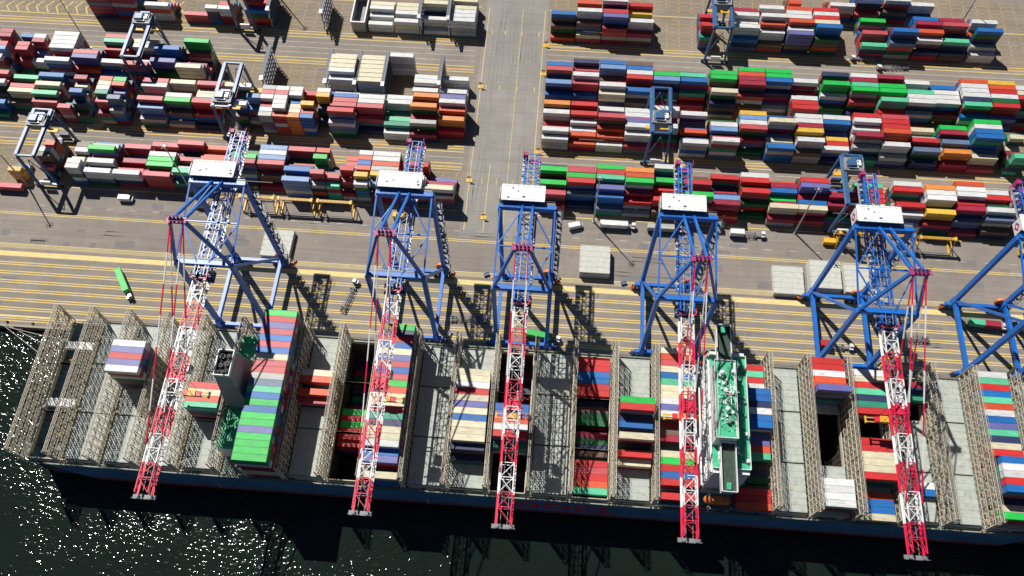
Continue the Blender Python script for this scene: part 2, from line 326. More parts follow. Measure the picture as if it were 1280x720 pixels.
YARD = [
[0, -243.9, 20, 0, 0, 0, 0, 1, 2, 3, -1, -1, -1, -1, -1, -1, 5],
[0, -229.8, 20, 3, 4, 4, 5, 5, 3, 1, -1, 4, -1, 6, 18, -1, -1],
[0, -214.9, 20, 3, 4, 4, 3, 4, 5, 5, -1, 18, 6, -1, -1, 6, 6],
[0, -204.6, 40, 3, 4, 5, 3, 4, 3, 4, -1, -1, 9, -1, 6, -1, 6],
[0, -191.3, 40, 3, 1, 1, 3, 2, 3, 4, 2, -1, -1, 1, -1, -1, 6],
[0, -177.4, 40, 4, 3, 4, 4, 4, 3, 4, 2, -1, 6, 9, 9, -1, 2],
[0, -164.9, 40, 5, 3, 3, 2, 3, 4, 2, 2, -1, 2, -1, -1, 12, -1],
[0, -152.3, 40, 4, 3, 4, 5, 3, 1, 0, 4, -1, -1, 4, -1, -1, -1],
[0, -139.8, 40, 3, 4, 5, 5, 3, 1, 0, -1, -1, 9, 1, -1, -1, -1],
[0, -126.6, 40, 5, 5, 5, 5, 3, 1, 0, 14, 6, 14, 2, -1, -1, -1],
[0, -114.0, 40, 5, 3, 3, 4, 5, 4, 5, 2, -1, -1, -1, 13, -1, 14],
[0, -104.2, 20, 5, 4, 6, 4, 4, 6, 4, 4, -1, 9, -1, -1, 2, -1],
[0, -97.8, 20, 0, 1, 2, 3, 4, 5, 4, -1, -1, -1, -1, -1, 2, 12],
[0, -91.4, 20, 3, 3, 3, 4, 6, 4, 2, 4, 2, -1, -1, 0, -1, -1],
[0, -84.8, 20, 5, 5, 5, 5, 4, 6, 5, 6, 4, 13, 4, -1, 5, 6],
[0, -75.3, 40, 5, 5, 5, 5, 5, 4, 2, 6, 6, 4, 8, 5, 14, -1],
[0, -62.8, 40, 3, 4, 2, 2, 4, 6, 4, -1, 0, -1, -1, -1, 6, -1],
[0, -50.2, 40, 0, 0, 1, 1, 3, 3, 5, -1, -1, 17, -1, 1, -1, 7],
[0, -0.8, 40, 4, 5, 3, 4, 3, 4, 2, -1, 9, -1, 9, -1, 2, -1],
[0, 11.9, 40, 4, 5, 5, 5, 3, 1, 0, -1, 2, 9, 0, -1, -1, -1],
[0, 24.6, 40, 5, 5, 5, 4, 5, 4, 2, 9, 0, 12, -1, 17, 13, -1],
[0, 37.1, 40, 4, 6, 6, 6, 4, 3, 1, -1, 3, 4, 9, -1, 0, -1],
[0, 49.7, 40, 6, 4, 5, 4, 3, 4, 2, 6, -1, 9, 0, -1, 0, -1],
[0, 62.8, 40, 3, 4, 5, 3, 3, 6, 4, -1, -1, 0, -1, -1, 9, -1],
[0, 75.3, 40, 4, 2, 2, 3, 4, 4, 2, 0, -1, -1, -1, 14, 1, -1],
[0, 87.9, 40, 5, 5, 4, 5, 3, 1, 0, 6, 0, -1, 0, -1, -1, -1],
[0, 100.4, 40, 3, 4, 4, 3, 3, 4, 2, -1, 1, 13, 9, -1, 7, -1],
[0, 112.9, 40, 4, 6, 6, 4, 4, 4, 2, -1, 0, 17, -1, 13, 7, -1],
[0, 125.5, 40, 2, 3, 4, 5, 4, 2, 0, -1, -1, -1, 1, 1, -1, -1],
[0, 138.0, 40, 4, 4, 4, 4, 4, 2, 0, 12, 0, 0, 0, 7, -1, -1],
[0, 153.8, 40, 5, 5, 3, 3, 5, 4, 2, 6, 0, -1, -1, 0, 6, -1],
[0, 166.4, 40, 4, 6, 6, 6, 4, 5, 3, -1, 3, 6, 6, -1, 5, -1],
[0, 179.4, 40, 6, 6, 6, 5, 5, 3, 1, 4, 6, 6, 0, 1, -1, -1],
[0, 192.3, 40, 4, 4, 3, 4, 5, 4, 2, 6, 0, -1, -1, 6, 16, -1],
[0, 204.8, 40, 4, 6, 5, 3, 1, 0, 0, -1, 6, 1, -1, -1, -1, -1],
[1, -269.2, 20, 6, 6, 4, 6, 6, 4, 6, 1, 1, -1, 2, 14, -1, 6],
[1, -260.5, 20, 5, 4, 5, 5, 3, 1, 0, 13, -1, 2, 2, -1, -1, -1],
[1, -254.1, 20, 5, 5, 3, 2, 3, 1, 0, 6, 1, -1, -1, 6, -1, -1],
[1, -239.4, 40, 6, 6, 6, 6, 4, 4, 6, 6, 6, 6, 6, -1, -1, 6],
[1, -226.8, 40, 2, 3, 4, 5, 6, 6, 4, -1, -1, -1, -1, 2, 17, -1],
[1, -214.3, 40, 6, 6, 5, 3, 3, 5, 3, 2, 12, 0, -1, -1, 6, -1],
[1, -201.4, 40, 5, 5, 3, 3, 3, 4, 6, 7, 6, -1, 6, -1, -1, 2],
[1, -188.8, 40, 4, 5, 6, 4, 4, 6, 4, -1, -1, 13, -1, -1, 17, -1],
[1, -175.8, 40, 6, 4, 2, 2, 4, 5, 6, 9, -1, -1, -1, -1, -1, 7],
[1, -103.1, 40, 4, 5, 6, 6, 6, 6, 5, -1, -1, 7, 7, 7, 6, 6],
[1, -89.6, 40, 4, 5, 5, 5, 5, 5, 5, -1, 7, 7, 7, 7, 7, 7],
[1, -76.9, 40, 6, 4, 2, 0, 0, 0, 0, 6, -1, -1, -1, -1, -1, -1],
[1, -63.8, 40, 1, 1, 0, 0, 1, 0, 0, 6, 6, -1, -1, 6, -1, -1],
[1, -50.0, 40, 1, 0, 0, 1, 0, 0, 0, 6, -1, -1, 6, -1, -1, -1],
[1, -0.9, 40, 4, 6, 6, 4, 4, 6, 4, -1, 13, 2, -1, -1, 14, -1],
[1, 11.6, 40, 6, 5, 4, 6, 5, 3, 1, -1, 2, -1, 6, 2, -1, -1],
[1, 24.2, 40, 6, 6, 4, 4, 5, 6, 5, -1, 14, -1, -1, -1, 6, 7],
[1, 36.7, 40, 6, 6, 6, 6, 4, 5, 3, -1, 13, 6, 0, -1, 13, -1],
[1, 49.3, 40, 4, 5, 6, 6, 4, 2, 0, -1, -1, 9, 14, -1, -1, -1],
[1, 61.9, 40, 4, 5, 4, 6, 4, 2, 0, -1, 12, -1, 13, -1, -1, -1],
[1, 75.7, 40, 4, 6, 6, 4, 4, 6, 4, -1, 9, 9, -1, -1, 7, -1],
[1, 88.8, 40, 6, 6, 6, 6, 4, 2, 0, 9, 4, 1, 1, -1, -1, -1],
[1, 101.3, 40, 6, 6, 6, 4, 2, 0, 0, 9, 9, 13, -1, -1, -1, -1],
[1, 113.9, 40, 4, 5, 3, 3, 4, 4, 4, -1, 6, -1, -1, 6, 0, 0],
[1, 127.6, 40, 6, 4, 6, 4, 2, 0, 0, 15, -1, 9, -1, -1, -1, -1],
[1, 140.5, 40, 6, 6, 6, 6, 4, 2, 0, 6, 1, 12, 9, -1, -1, -1],
[1, 153.0, 40, 6, 4, 6, 6, 4, 6, 4, 1, -1, 9, 9, -1, 12, -1],
[1, 165.5, 40, 5, 3, 3, 6, 6, 6, 4, 6, -1, -1, 12, 6, 6, -1],
[1, 178.1, 40, 4, 4, 5, 5, 5, 3, 1, 13, -1, 6, 6, 6, -1, -1],
[1, 190.6, 40, 6, 6, 6, 6, 6, 6, 4, 4, 6, 6, 6, -1, 12, -1],
[1, 203.2, 40, 6, 6, 6, 6, 6, 6, 4, 5, 4, 0, 6, -1, 0, -1],
[1, 215.7, 40, 5, 4, 6, 6, 4, 2, 0, 6, -1, 7, 0, -1, -1, -1],
[2, -267.6, 40, 5, 4, 5, 3, 2, 3, 1, 2, -1, 6, -1, -1, 13, -1],
[2, -254.4, 40, 4, 3, 4, 4, 2, 0, 0, 12, -1, 2, 7, -1, -1, -1],
[2, -240.8, 40, 5, 4, 5, 4, 5, 4, 2, 13, -1, 7, -1, 12, 2, -1],
[2, -230.9, 20, 0, 0, 0, 1, 2, 3, 4, -1, -1, -1, -1, -1, -1, 2],
[2, -224.4, 20, 4, 6, 5, 4, 6, 4, 2, -1, 1, 7, -1, 13, -1, -1],
[2, -212.2, 20, 4, 6, 6, 6, 6, 5, 3, -1, 4, 7, 6, 11, 2, -1],
[2, -205.7, 20, 4, 6, 6, 5, 4, 6, 4, -1, 9, 4, 17, -1, 16, -1],
[2, -190.3, 40, 5, 5, 3, 3, 5, 4, 2, 2, 6, -1, -1, 2, 14, -1],
[2, -177.3, 40, 5, 3, 3, 5, 5, 3, 1, 7, -1, -1, 6, 9, -1, -1],
[2, -164.3, 40, 5, 4, 4, 4, 5, 3, 1, 2, 7, 7, -1, 0, -1, -1],
[2, -154.0, 20, 5, 3, 1, 0, 0, 0, 0, 7, -1, -1, -1, -1, -1, -1],
[2, -147.6, 20, 5, 3, 3, 4, 5, 3, 1, 6, -1, -1, -1, 6, -1, -1],
[2, -141.2, 20, 4, 5, 4, 6, 4, 2, 0, -1, 5, -1, 14, -1, -1, -1],
[2, -134.8, 20, 4, 6, 6, 6, 5, 5, 5, -1, 8, 2, 6, 0, 6, 8],
[2, -128.4, 20, 4, 6, 6, 6, 6, 6, 5, -1, 6, 2, 6, 6, 6, 4],
[2, -121.9, 20, 4, 6, 6, 5, 5, 5, 5, -1, 6, 6, 13, 7, 7, 3],
[2, -115.5, 20, 4, 5, 3, 3, 6, 5, 5, -1, 0, -1, -1, 5, 2, 13],
[2, -109.1, 20, 4, 6, 6, 4, 2, 0, 0, -1, 6, 5, -1, -1, -1, -1],
[2, -99.6, 40, 4, 5, 5, 5, 4, 6, 4, -1, 13, 2, 2, -1, 0, -1],
[2, -87.1, 40, 4, 5, 5, 5, 3, 1, 0, -1, 6, 6, 2, -1, -1, -1],
[2, -74.6, 40, 4, 4, 2, 2, 3, 3, 2, 6, 6, -1, -1, 12, 11, 6],
[2, -62.0, 40, 5, 3, 3, 6, 4, 4, 2, 3, -1, -1, 3, -1, 8, -1],
[2, -49.5, 40, 5, 5, 4, 3, 4, 2, 0, 17, 6, 4, -1, 3, -1, -1],
[2, -1.0, 40, 5, 4, 5, 3, 3, 4, 3, 3, -1, 6, -1, -1, 6, 6],
[2, 11.6, 40, 5, 4, 5, 4, 3, 3, 2, 0, -1, 0, 6, 6, 4, 4],
[2, 24.1, 40, 4, 3, 4, 6, 4, 3, 2, 6, -1, -1, 2, -1, 4, 6],
[2, 36.7, 40, 4, 4, 4, 5, 5, 4, 2, 6, 6, -1, 17, 6, 6, -1],
[2, 49.2, 40, 5, 3, 3, 4, 2, 0, 0, 6, -1, -1, 6, -1, -1, -1],
[2, 62.5, 40, 4, 2, 2, 3, 2, 3, 4, 6, -1, -1, 4, -1, -1, 6],
[2, 76.0, 40, 2, 3, 4, 4, 3, 4, 5, -1, -1, 6, 14, -1, -1, 6],
[2, 88.9, 40, 5, 5, 5, 5, 3, 1, 0, 5, 14, 6, 2, -1, -1, -1],
[2, 101.4, 40, 4, 5, 6, 3, 3, 3, 4, -1, -1, 7, -1, 7, -1, 13],
[2, 114.1, 40, 5, 5, 5, 5, 4, 5, 3, 6, 6, 1, 5, -1, 6, -1],
[2, 126.6, 40, 5, 5, 3, 3, 3, 3, 1, 6, 13, -1, 5, 0, 6, -1],
[2, 139.4, 40, 6, 6, 5, 4, 6, 4, 2, 0, 6, 6, -1, 1, -1, -1],
[2, 151.9, 40, 6, 6, 6, 6, 4, 5, 3, 2, 0, 0, 4, -1, 6, -1],
[2, 166.5, 40, 3, 2, 3, 4, 3, 4, 2, 7, -1, -1, 0, -1, 16, -1],
[2, 180.0, 40, 4, 4, 3, 4, 3, 4, 2, 9, 1, -1, 16, -1, 3, -1],
[2, 192.8, 40, 6, 6, 6, 6, 3, 3, 1, 9, 6, 13, 13, -1, 7, -1],
[2, 206.2, 20, 3, 4, 5, 3, 3, 4, 5, -1, -1, 7, -1, -1, -1, 12],
[3, -234.0, 40, 0, 0, 0, 1, 2, 3, 4, -1, -1, -1, -1, -1, -1, 1],
[3, -204.7, 40, 0, 0, 0, 1, 2, 3, 4, -1, -1, -1, -1, -1, -1, 6],
[3, -186.1, 40, 0, 0, 0, 0, 0, 1, 2, -1, -1, -1, -1, -1, -1, 2],
[3, -176.7, 20, 0, 0, 0, 1, 2, 3, 4, -1, -1, -1, -1, -1, -1, 6],
[3, -170.1, 20, 0, 0, 1, 2, 3, 4, 4, -1, -1, -1, -1, -1, 0, 6],
[3, -153.7, 40, 0, 1, 2, 3, 4, 5, 3, -1, -1, -1, -1, -1, 0, -1],
[3, -92.0, 40, 1, 2, 3, 3, 2, 1, 2, -1, -1, 7, 6, 6, -1, 6],
[3, -78.7, 40, 1, 2, 3, 3, 3, 2, 3, -1, -1, 7, 7, 6, -1, 6],
[3, -64.2, 40, 2, 3, 4, 5, 3, 3, 1, -1, -1, -1, 7, -1, 6, -1],
[3, -50.2, 40, 3, 2, 3, 4, 4, 4, 4, 7, -1, -1, 7, 6, 6, 6],
[3, -0.5, 40, 1, 2, 3, 4, 5, 3, 1, -1, -1, -1, -1, 13, -1, -1],
[3, 12.1, 40, 4, 2, 2, 4, 6, 4, 2, 4, -1, -1, -1, 6, -1, -1],
[3, 24.8, 40, 5, 3, 4, 4, 6, 6, 4, 6, -1, 0, -1, 0, 17, -1],
[3, 37.4, 40, 4, 3, 2, 3, 4, 5, 3, 0, 5, -1, -1, -1, 6, -1],
[3, 69.8, 20, 2, 3, 4, 3, 4, 5, 3, -1, -1, 0, -1, -1, 0, -1],
[3, 88.9, 40, 4, 4, 5, 4, 4, 5, 3, 1, -1, 6, 6, -1, 6, -1],
[3, 101.5, 40, 5, 3, 3, 6, 5, 4, 2, 6, -1, -1, 6, 4, 6, -1],
[3, 114.6, 40, 5, 5, 5, 4, 6, 5, 5, 4, 6, 6, -1, 4, 6, 17],
[3, 127.8, 40, 5, 5, 5, 5, 4, 6, 4, 0, 6, 0, 7, -1, 13, -1],
[3, 151.3, 40, 3, 4, 2, 2, 4, 2, 3, -1, 9, -1, -1, 2, -1, 12],
[3, 163.8, 40, 1, 2, 3, 4, 5, 6, 4, -1, -1, -1, -1, -1, 13, -1],
[3, 177.1, 40, 4, 4, 5, 4, 5, 4, 2, 13, -1, 1, -1, 4, 6, -1],
[3, 189.8, 40, 4, 4, 5, 3, 3, 4, 2, 1, -1, 2, -1, -1, 12, -1],
[3, 203.9, 40, 4, 5, 3, 3, 6, 3, 2, -1, 6, -1, -1, 13, -1, 6],
[4, 114.2, 20, 0, 0, 1, 2, 3, 4, -1, -1, -1, -1, -1, 4],
[4, 137.5, 40, 0, 0, 1, 2, 3, 4, -1, -1, -1, -1, -1, 6],
[4, 151.0, 40, 0, 1, 2, 3, 4, 2, -1, -1, -1, -1, 15, -1],
[4, 164.1, 40, 1, 2, 3, 4, 5, 3, -1, -1, -1, -1, 6, -1],
[4, 176.7, 40, 0, 1, 2, 3, 4, 2, -1, -1, -1, -1, 6, -1]]
SHIP = [
[-153.0, [[6, 7, 6], [7, 7, 17], [8, 7, 0], [9, 7, 17], [10, 7, 6]]],
[-123.0, [[11, 5, 0], [12, 5, 7], [13, 5, 4], [14, 5, 12]]],
[-98.5, [[0, 8, 9], [1, 8, 0], [2, 8, 17], [3, 8, 2], [4, 8, 13], [5, 8, 2], [6, 8, 13], [7, 8, 7], [8, 8, 2], [9, 8, 2], [10, 8, 8], [11, 8, 16], [12, 8, 12], [13, 8, 13], [14, 8, 9], [15, 8, 13], [16, 8, 9], [17, 8, 9], [18, 8, 17], [19, 8, 9], [20, 8, 9], [21, 8, 9], [22, 8, 9]]],
[-84.0, [[7, 3, 7], [8, 3, 4], [10, 3, 4], [11, 2, 2]]],
[-69.5, [[11, -2, 9], [12, -2, 0], [13, -2, 9], [14, -2, 0], [15, -2, 0], [16, -2, 0]]],
[-54.8, [[0, 6, 9], [1, 6, 15], [2, 6, 0], [3, 6, 13], [4, 6, 7], [5, 6, 17], [6, 6, 2], [7, 6, 13], [8, 6, 2], [9, 6, 9], [10, 6, 4], [11, 6, 7], [12, 6, 7], [13, 6, 2], [14, 6, 11], [15, 6, 15], [16, 6, 7], [17, 6, 7], [18, 6, 6], [19, 5, 13], [20, 5, 17], [22, 4, 7]]],
[-25.0, [[6, 5, 7], [7, 5, 7], [8, 5, 6], [9, 5, 0], [10, 5, 7], [11, 5, 17], [12, 5, 7], [13, 5, 13], [14, 5, 7], [15, 5, 7], [16, 5, 7], [17, 4, 15], [18, 2, 15]]],
[-10.0, [[11, 5, 13], [12, 5, 17], [13, 5, 4], [14, 5, 6], [15, 5, 0], [16, 3, 11]]],
[20.0, [[1, 0, 0], [2, 0, 0], [3, 0, 13], [4, 0, 13], [5, 0, 0], [6, 0, 0], [17, 0, 0], [18, 0, 2], [19, 0, 0], [20, 0, 4], [21, 0, 12], [7, -2, 15], [8, -2, 18], [9, -2, 10], [10, -2, 10], [12, -2, 1], [13, -2, 10], [14, -2, 15], [15, -2, 18], [16, -2, 10]]],
[35.0, [[9, 6, 9], [10, 6, 0], [14, 5, 7], [11, 4, 15], [12, 4, 13], [16, 3, 0], [17, 2, 7]]],
[50.0, [[0, 4, 7], [1, 4, 4], [2, 4, 2], [3, 4, 7], [4, 4, 13], [5, 4, 12], [6, 4, 7], [7, 4, 7], [8, 4, 6], [9, 4, 17], [10, 4, 6], [16, 4, 7], [17, 4, 9], [18, 4, 0], [19, 4, 13], [20, 4, 0], [22, 4, 0], [11, 2, 1], [12, 2, 18], [13, 2, 1]]],
[77.3, [[1, 2, 0], [2, 2, 12], [3, 2, 0], [4, 2, 6], [6, 5, 13], [7, 5, 13], [8, 5, 15], [9, 5, 6], [10, 5, 13], [11, 5, 13], [12, 3, 17], [13, 3, 17], [14, 3, 4], [15, 3, 12], [16, 1, 18], [17, 1, 15], [18, 1, 10], [20, 2, 0], [21, 2, 0], [22, 2, 4]]],
[106.0, [[0, 4, 0], [1, 4, 0], [2, 4, 6], [3, 4, 4], [4, 4, 4], [5, 6, 17], [18, 3, 6], [19, 3, 6], [20, 3, 6], [21, 3, 6]]],
[121.2, [[1, 3, 6], [2, 3, 7], [3, 3, 0], [4, 3, 12], [5, 3, 15], [6, 3, 11], [7, 3, 0], [12, 4, 0], [13, 4, 0], [14, 4, 7], [15, 4, 7], [16, 4, 7], [17, 4, 0], [19, 1, 4], [20, 1, 13], [21, 1, 13], [22, 1, 7]]],
[136.4, [[2, 2, 1], [3, 2, 15], [4, 2, 11], [17, 1, 6], [18, 1, 13]]],
[167.0, [[0, 3, 6], [1, 3, 12], [2, 3, 0], [3, 3, 13], [4, 3, 12], [5, 3, 4], [6, 3, 6], [7, 3, 13], [8, 3, 17], [9, 3, 12], [10, 3, 15], [11, 3, 7], [12, 3, 0], [14, 6, 13], [15, 6, 6], [16, 6, 6], [17, 6, 0], [18, 6, 13], [19, 3, 15], [20, 3, 7], [21, 3, 9]]]]
FIX = {(1,-63.8):[0,0,0,3,3,1,3],(1,-50.0):[0,0,0,3,1,1,3],(1,-76.9):[5,0,0,0,0,0,0],(3,-234.0):[6]*7,(3,-153.7):[0,4,5,5,5,5,4]}
for a in YARD:
    for (b0, x0), tt in FIX.items():
        if a[0] == b0 and abs(a[1]-x0) < .3:
            a[3:10] = tt
            if b0 == 1: a[10:17] = [6]*7
YARD.append([3,-221.4,40]+[6]*7+[1,-1,4,-1,13,-1,1])
ROWY = {'A':[209.3+2.68*i for i in range(7)],'C':[244.0+2.65*i for i in range(7)],'B':[267.4+2.65*i for i in range(7)],'D':[310.6+2.65*i for i in range(7)],'E':[333.5+2.65*i for i in range(6)]}
BN = {'A':'nearest yard block','C':'second yard block','B':'third yard block','D':'fourth yard block','E':'farthest yard block'}
POOL = 'mmmnnnnGGkksspprObbtntGemvekcw'  # filler paints weighted dark: shade of the unlit stack sides put into colour
tops, fills = [], []     # (priority, x, y, z, L, colour, label)
slots = []
for a in YARD:
    bk = 'ABCDE'[a[0]]; n = (len(a)-3)//2
    slots.append((bk, a[1], a[2], a[3:3+n], [KEYS[c] if c >= 0 else None for c in a[3+n:]]))
for bk in 'ACBDE':
    S = sorted([s_ for s_ in slots if s_[0] == bk], key=lambda q: q[1])
    right = [s_ for s_ in S if s_[1] > -25]; left = [s_ for s_ in S if s_[1] < -25][::-1]
    for side, SS in (('right', right), ('left', left)):
        for ci, (b_, x, Ln, ts, cs) in enumerate(SS):
            n = len(ts)
            nb = []
            for j in (ci-1, ci+1):
                if 0 <= j < len(SS) and abs(SS[j][1]-x) < (12.19 if Ln == 40 else 6.06)/2 + (12.19 if SS[j][2] == 40 else 6.06)/2 + 1.5: nb.append(SS[j][3])
                else: nb.append([0]*n)
            ys = ROWY[bk][::-1]
            for r, t in enumerate(ts):
                base = cs[r] if cs[r] in CC else None
                for k in range(1, t+1):
                    if k == t: c = base or R.choice(POOL)
                    else: c = base if (base and R.random() < .45) else R.choice(POOL)
                    if bk in 'BD' and -108 < x < -44 and (k < t or not base): c = R.choice('wwwccewwn')
                    jx = R.uniform(-.07,.07); jy = R.uniform(-.05,.05)
                    P = (x+jx, ys[r]+jy, (k-1)*TH)
                    up = ts[r-1] if r else 0; dn = ts[r+1] if r+1 < n else 0
                    if k == t:
                        lab = f"{CN[c]} container, {ORD[n-1-r]} row, {ORD[ci]} column {side} of central road, {BN[bk]}"
                        vis = base is not None
                        tops.append((ys[r] + (0 if vis else 60) - (0 if Ln == 40 else -12), P, Ln, c, lab))
                    elif k > up or k > dn or k > nb[0][r] or k > nb[1][r]: fills.append((P, Ln, c))
Z0 = 17.85
BAYS = [q[0] for q in SHIP]
bayrows = {}
for X, data in SHIP:
    rows = {i: (n_, KEYS[c]) for i, n_, c in data}
    bayrows[X] = rows
    for i, (n_, c) in rows.items():
        Y = 132.0-2.5*i
        P = (X+R.uniform(-.05,.05), Y, Z0+TH*(n_-1))
        tops.append((0, P, 40, c, f"{CN[c]} container, {ORD[i]} row from quay, in {ORD[BAYS.index(X)]} loaded ship bay from the stern"))
        lo = 1 if n_ > 0 else n_-3
        for k in range(lo, n_):
            up = rows.get(i-1, (-9,''))[0]; dn = rows.get(i+1, (-9,''))[0]
            if True: fills.append(((X, Y, Z0+TH*(k-1)), 40, R.choice(POOL)))
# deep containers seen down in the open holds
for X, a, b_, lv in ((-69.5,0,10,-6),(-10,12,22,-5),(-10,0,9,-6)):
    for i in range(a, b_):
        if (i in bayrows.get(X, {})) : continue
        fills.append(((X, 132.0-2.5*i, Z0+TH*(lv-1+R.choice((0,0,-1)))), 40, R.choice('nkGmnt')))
tops.sort(key=lambda q: q[0])
def add_container(P, Ln, c, lab, rz=0.0, group='stacked shipping containers'):
    o = bpy.data.objects.new('shipping_container', cmesh(Ln, c)); col.objects.link(o); o.location = P; o.rotation_euler = (0,0,rz)
    return tag(o, lab, 'container', group)
NIND = 288
for p_, P, Ln, c, lab in tops[:NIND]: add_container(P, Ln, c, lab)
def bulk(items, name):
    vs, fs, ms = [], [], []
    for P, Ln, c in items:
        t = CT[(Ln, False)]; n = len(vs); mi = KEYS.index(c)
        vs += [(a+P[0], b_+P[1], d+P[2]) for a, b_, d in t.v]; fs += [tuple(n+i for i in f) for f in t.f]; ms += [mi]*len(t.f)
    me = bpy.data.meshes.new(name); me.from_pydata(vs, [], fs)
    for k in KEYS: me.materials.append(CM[k])
    me.polygons.foreach_set('material_index', ms); me.update()
    o = bpy.data.objects.new(name, me); col.objects.link(o); return o
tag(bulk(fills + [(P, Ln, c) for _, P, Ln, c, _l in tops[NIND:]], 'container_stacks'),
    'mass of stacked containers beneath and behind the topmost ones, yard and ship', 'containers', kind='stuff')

# ------------------------------------------------------------------ container ship
HC = 104.6; HB = 29.45; ZD = 15.0
ship = empty('container_ship', (0, HC, -2.5))
tag(ship, 'very large navy blue container ship moored along the quay', 'ship')
def S(m_, name, mats, parent=ship):     # geometry in world coordinates -> parented part
    m_.v = [(x, y-HC, z+2.5) for x, y, z in m_.v]
    return m_.build(name, mats, parent)
def outline(z):
    k = max(0, min(1, (ZD-z)/17.5)); pts = []
    xs = -189.5 + 12*k**1.4
    for i in range(9):       # stern corner, water side to quay side
        t = math.pi/2*i/8; pts.append((xs+9-9*math.sin(math.pi/2-t) if False else xs+9*(1-math.sin(t)), HC-HB+9*(1-math.cos(t)) + 5*k*math.sin(t)))
    lo = pts[:]
    hi = [(x, 2*HC-y) for x, y in lo][::-1]
    right = []
    for i in range(0, 13):
        t = i/12; x = 172+(54-10*k)*t; right.append((x, HC-HB*(1-t**(2.2-.7*k))))
    r2 = [(x, 2*HC-y) for x, y in right[:-1]][::-1]
    # loop: stern (quay->water) , water side to bow, bow back to quay side
    return lo[::-1] + right + r2 + hi[::-1]
hm = MB(); levels = [-6, -2.5, .6, 5, 10, ZD, ZD+1.1]
rings = [outline(min(z, ZD)) for z in levels]
nr = len(rings[0])
for z, rg in zip(levels, rings): hm.v += [(x, y, z) for x, y in rg]
for l in range(len(levels)-1):
    for i in range(nr):
        j = (i+1) % nr; hm.f.append((l*nr+i, l*nr+j, (l+1)*nr+j, (l+1)*nr+i)); hm.m.append(1 if l < 2 else 0)
S(hm, 'hull', [M_hull, M_boot])
dm = MB()
for x in (-120,-40,60,150):
    for k in range(7): dm.box(x,x+.5,HC-HB-.03,HC-HB-.004,-1.2+k*1.0,-.7+k*1.0)
for k in range(40): dm.box(-150+k*8.1,-149.88+k*8.1,HC-HB-.02,HC-HB-.004,1.2,ZD+.8,1)
S(dm, 'hull_marks', [M_super, M_hull2])
# inner hold, bulkheads
BRX = [-189.0,-175.0,-160.5,-145.5,-131.0,-115.6,-106.0,-91.2,-77.0,-62.3,-47.5,-32.5,-17.5,-2.5,12.5,27.5,42.5,84.6,98.7,113.5,129.0,144.4,159.5,174.8,189.8,204.8]
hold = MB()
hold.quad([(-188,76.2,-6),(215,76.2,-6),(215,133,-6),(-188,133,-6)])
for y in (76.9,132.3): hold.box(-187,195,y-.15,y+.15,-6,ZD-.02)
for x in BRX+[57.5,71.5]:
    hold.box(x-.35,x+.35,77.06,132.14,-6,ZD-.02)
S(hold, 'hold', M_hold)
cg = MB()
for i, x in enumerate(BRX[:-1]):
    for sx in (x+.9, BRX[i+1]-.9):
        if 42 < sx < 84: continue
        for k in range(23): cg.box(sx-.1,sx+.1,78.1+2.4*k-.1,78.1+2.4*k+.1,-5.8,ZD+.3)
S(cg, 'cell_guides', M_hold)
dk = MB()
dk.box(-187.5,188,75.35,77.4,ZD-.3,ZD); dk.box(-187.5,188,131.8,133.85,ZD-.3,ZD)
for x in BRX:
    if x < 190: dk.box(x-1.25,x+1.25,77.4,131.8,ZD-.3,ZD)
dk.box(43.75,83.35,77.4,131.8,ZD-.5,ZD-.003); dk.box(-115,-106.6,77.4,131.8,ZD-.5,ZD-.003)
dk.box(188,212,82,127,ZD-.3,ZD)
for x in BRX[:-3]:                     # hatch coamings
    pass
S(dk, 'deck', M_deck)
# deck edge gear: rails, stanchion row, lashing bins seen as pale strips
rl = MB()
for y in (75.5, 133.7):
    for z in (ZD+1.15, ZD+.6): rl.bar((-182,y,z),(186,y,z),.07)
    x = -182
    while x < 186: rl.bar((x,y,ZD),(x,y,ZD+1.15),.08); x += 2.0
x = -186
while x < 186:
    rl.box(x,x+R.uniform(1.5,7),76.3,76.75,ZD,ZD+R.uniform(.3,.9)); 
    if R.random() < .6: rl.box(x+2,x+3,77.0,77.3,ZD,ZD+1.5)
    x += R.uniform(4,9)
S(rl, 'deck_railing', M_lash)
# hatch covers: three panels across each bay; which of them are off
OPEN = {-69.6:(0,1,2), -10.0:(0,1,2), 20.0:(0,1,2), 106.0:(1,), -182.0:(0,1,2), 121.2:(1,), 136.7:(0,)}
PY = ((115.05,132.0),(95.3,114.75),(77.2,95.0))        # quay side first
panel = {}
def hatch_mb(w_, d_):
    t = MB(); t.box(-w_/2,w_/2,-d_/2,d_/2,-.7,0)
    n = int(d_/2.5)
    for i in range(n+1):
        y = -d_/2+.25+(d_-.5)*i/n; t.box(-w_/2+.2,w_/2-.2,y-.06,y+.06,0,.07)
        for sx in (-1,1): t.box(sx*(w_/2-.35)-.14,sx*(w_/2-.35)+.14,y-.22,y+.22,.0,.2)
    for xx in (-w_/2+.1,w_/2-.1,0): t.box(xx-.06,xx+.06,-d_/2,d_/2,0,.05)
    for _ in range(5): 
        a = R.uniform(-w_/2+1,w_/2-1); b2 = R.uniform(-d_/2+1,d_/2-1); t.box(a-.3,a+.3,b2-.3,b2+.3,0,.12)
    return t
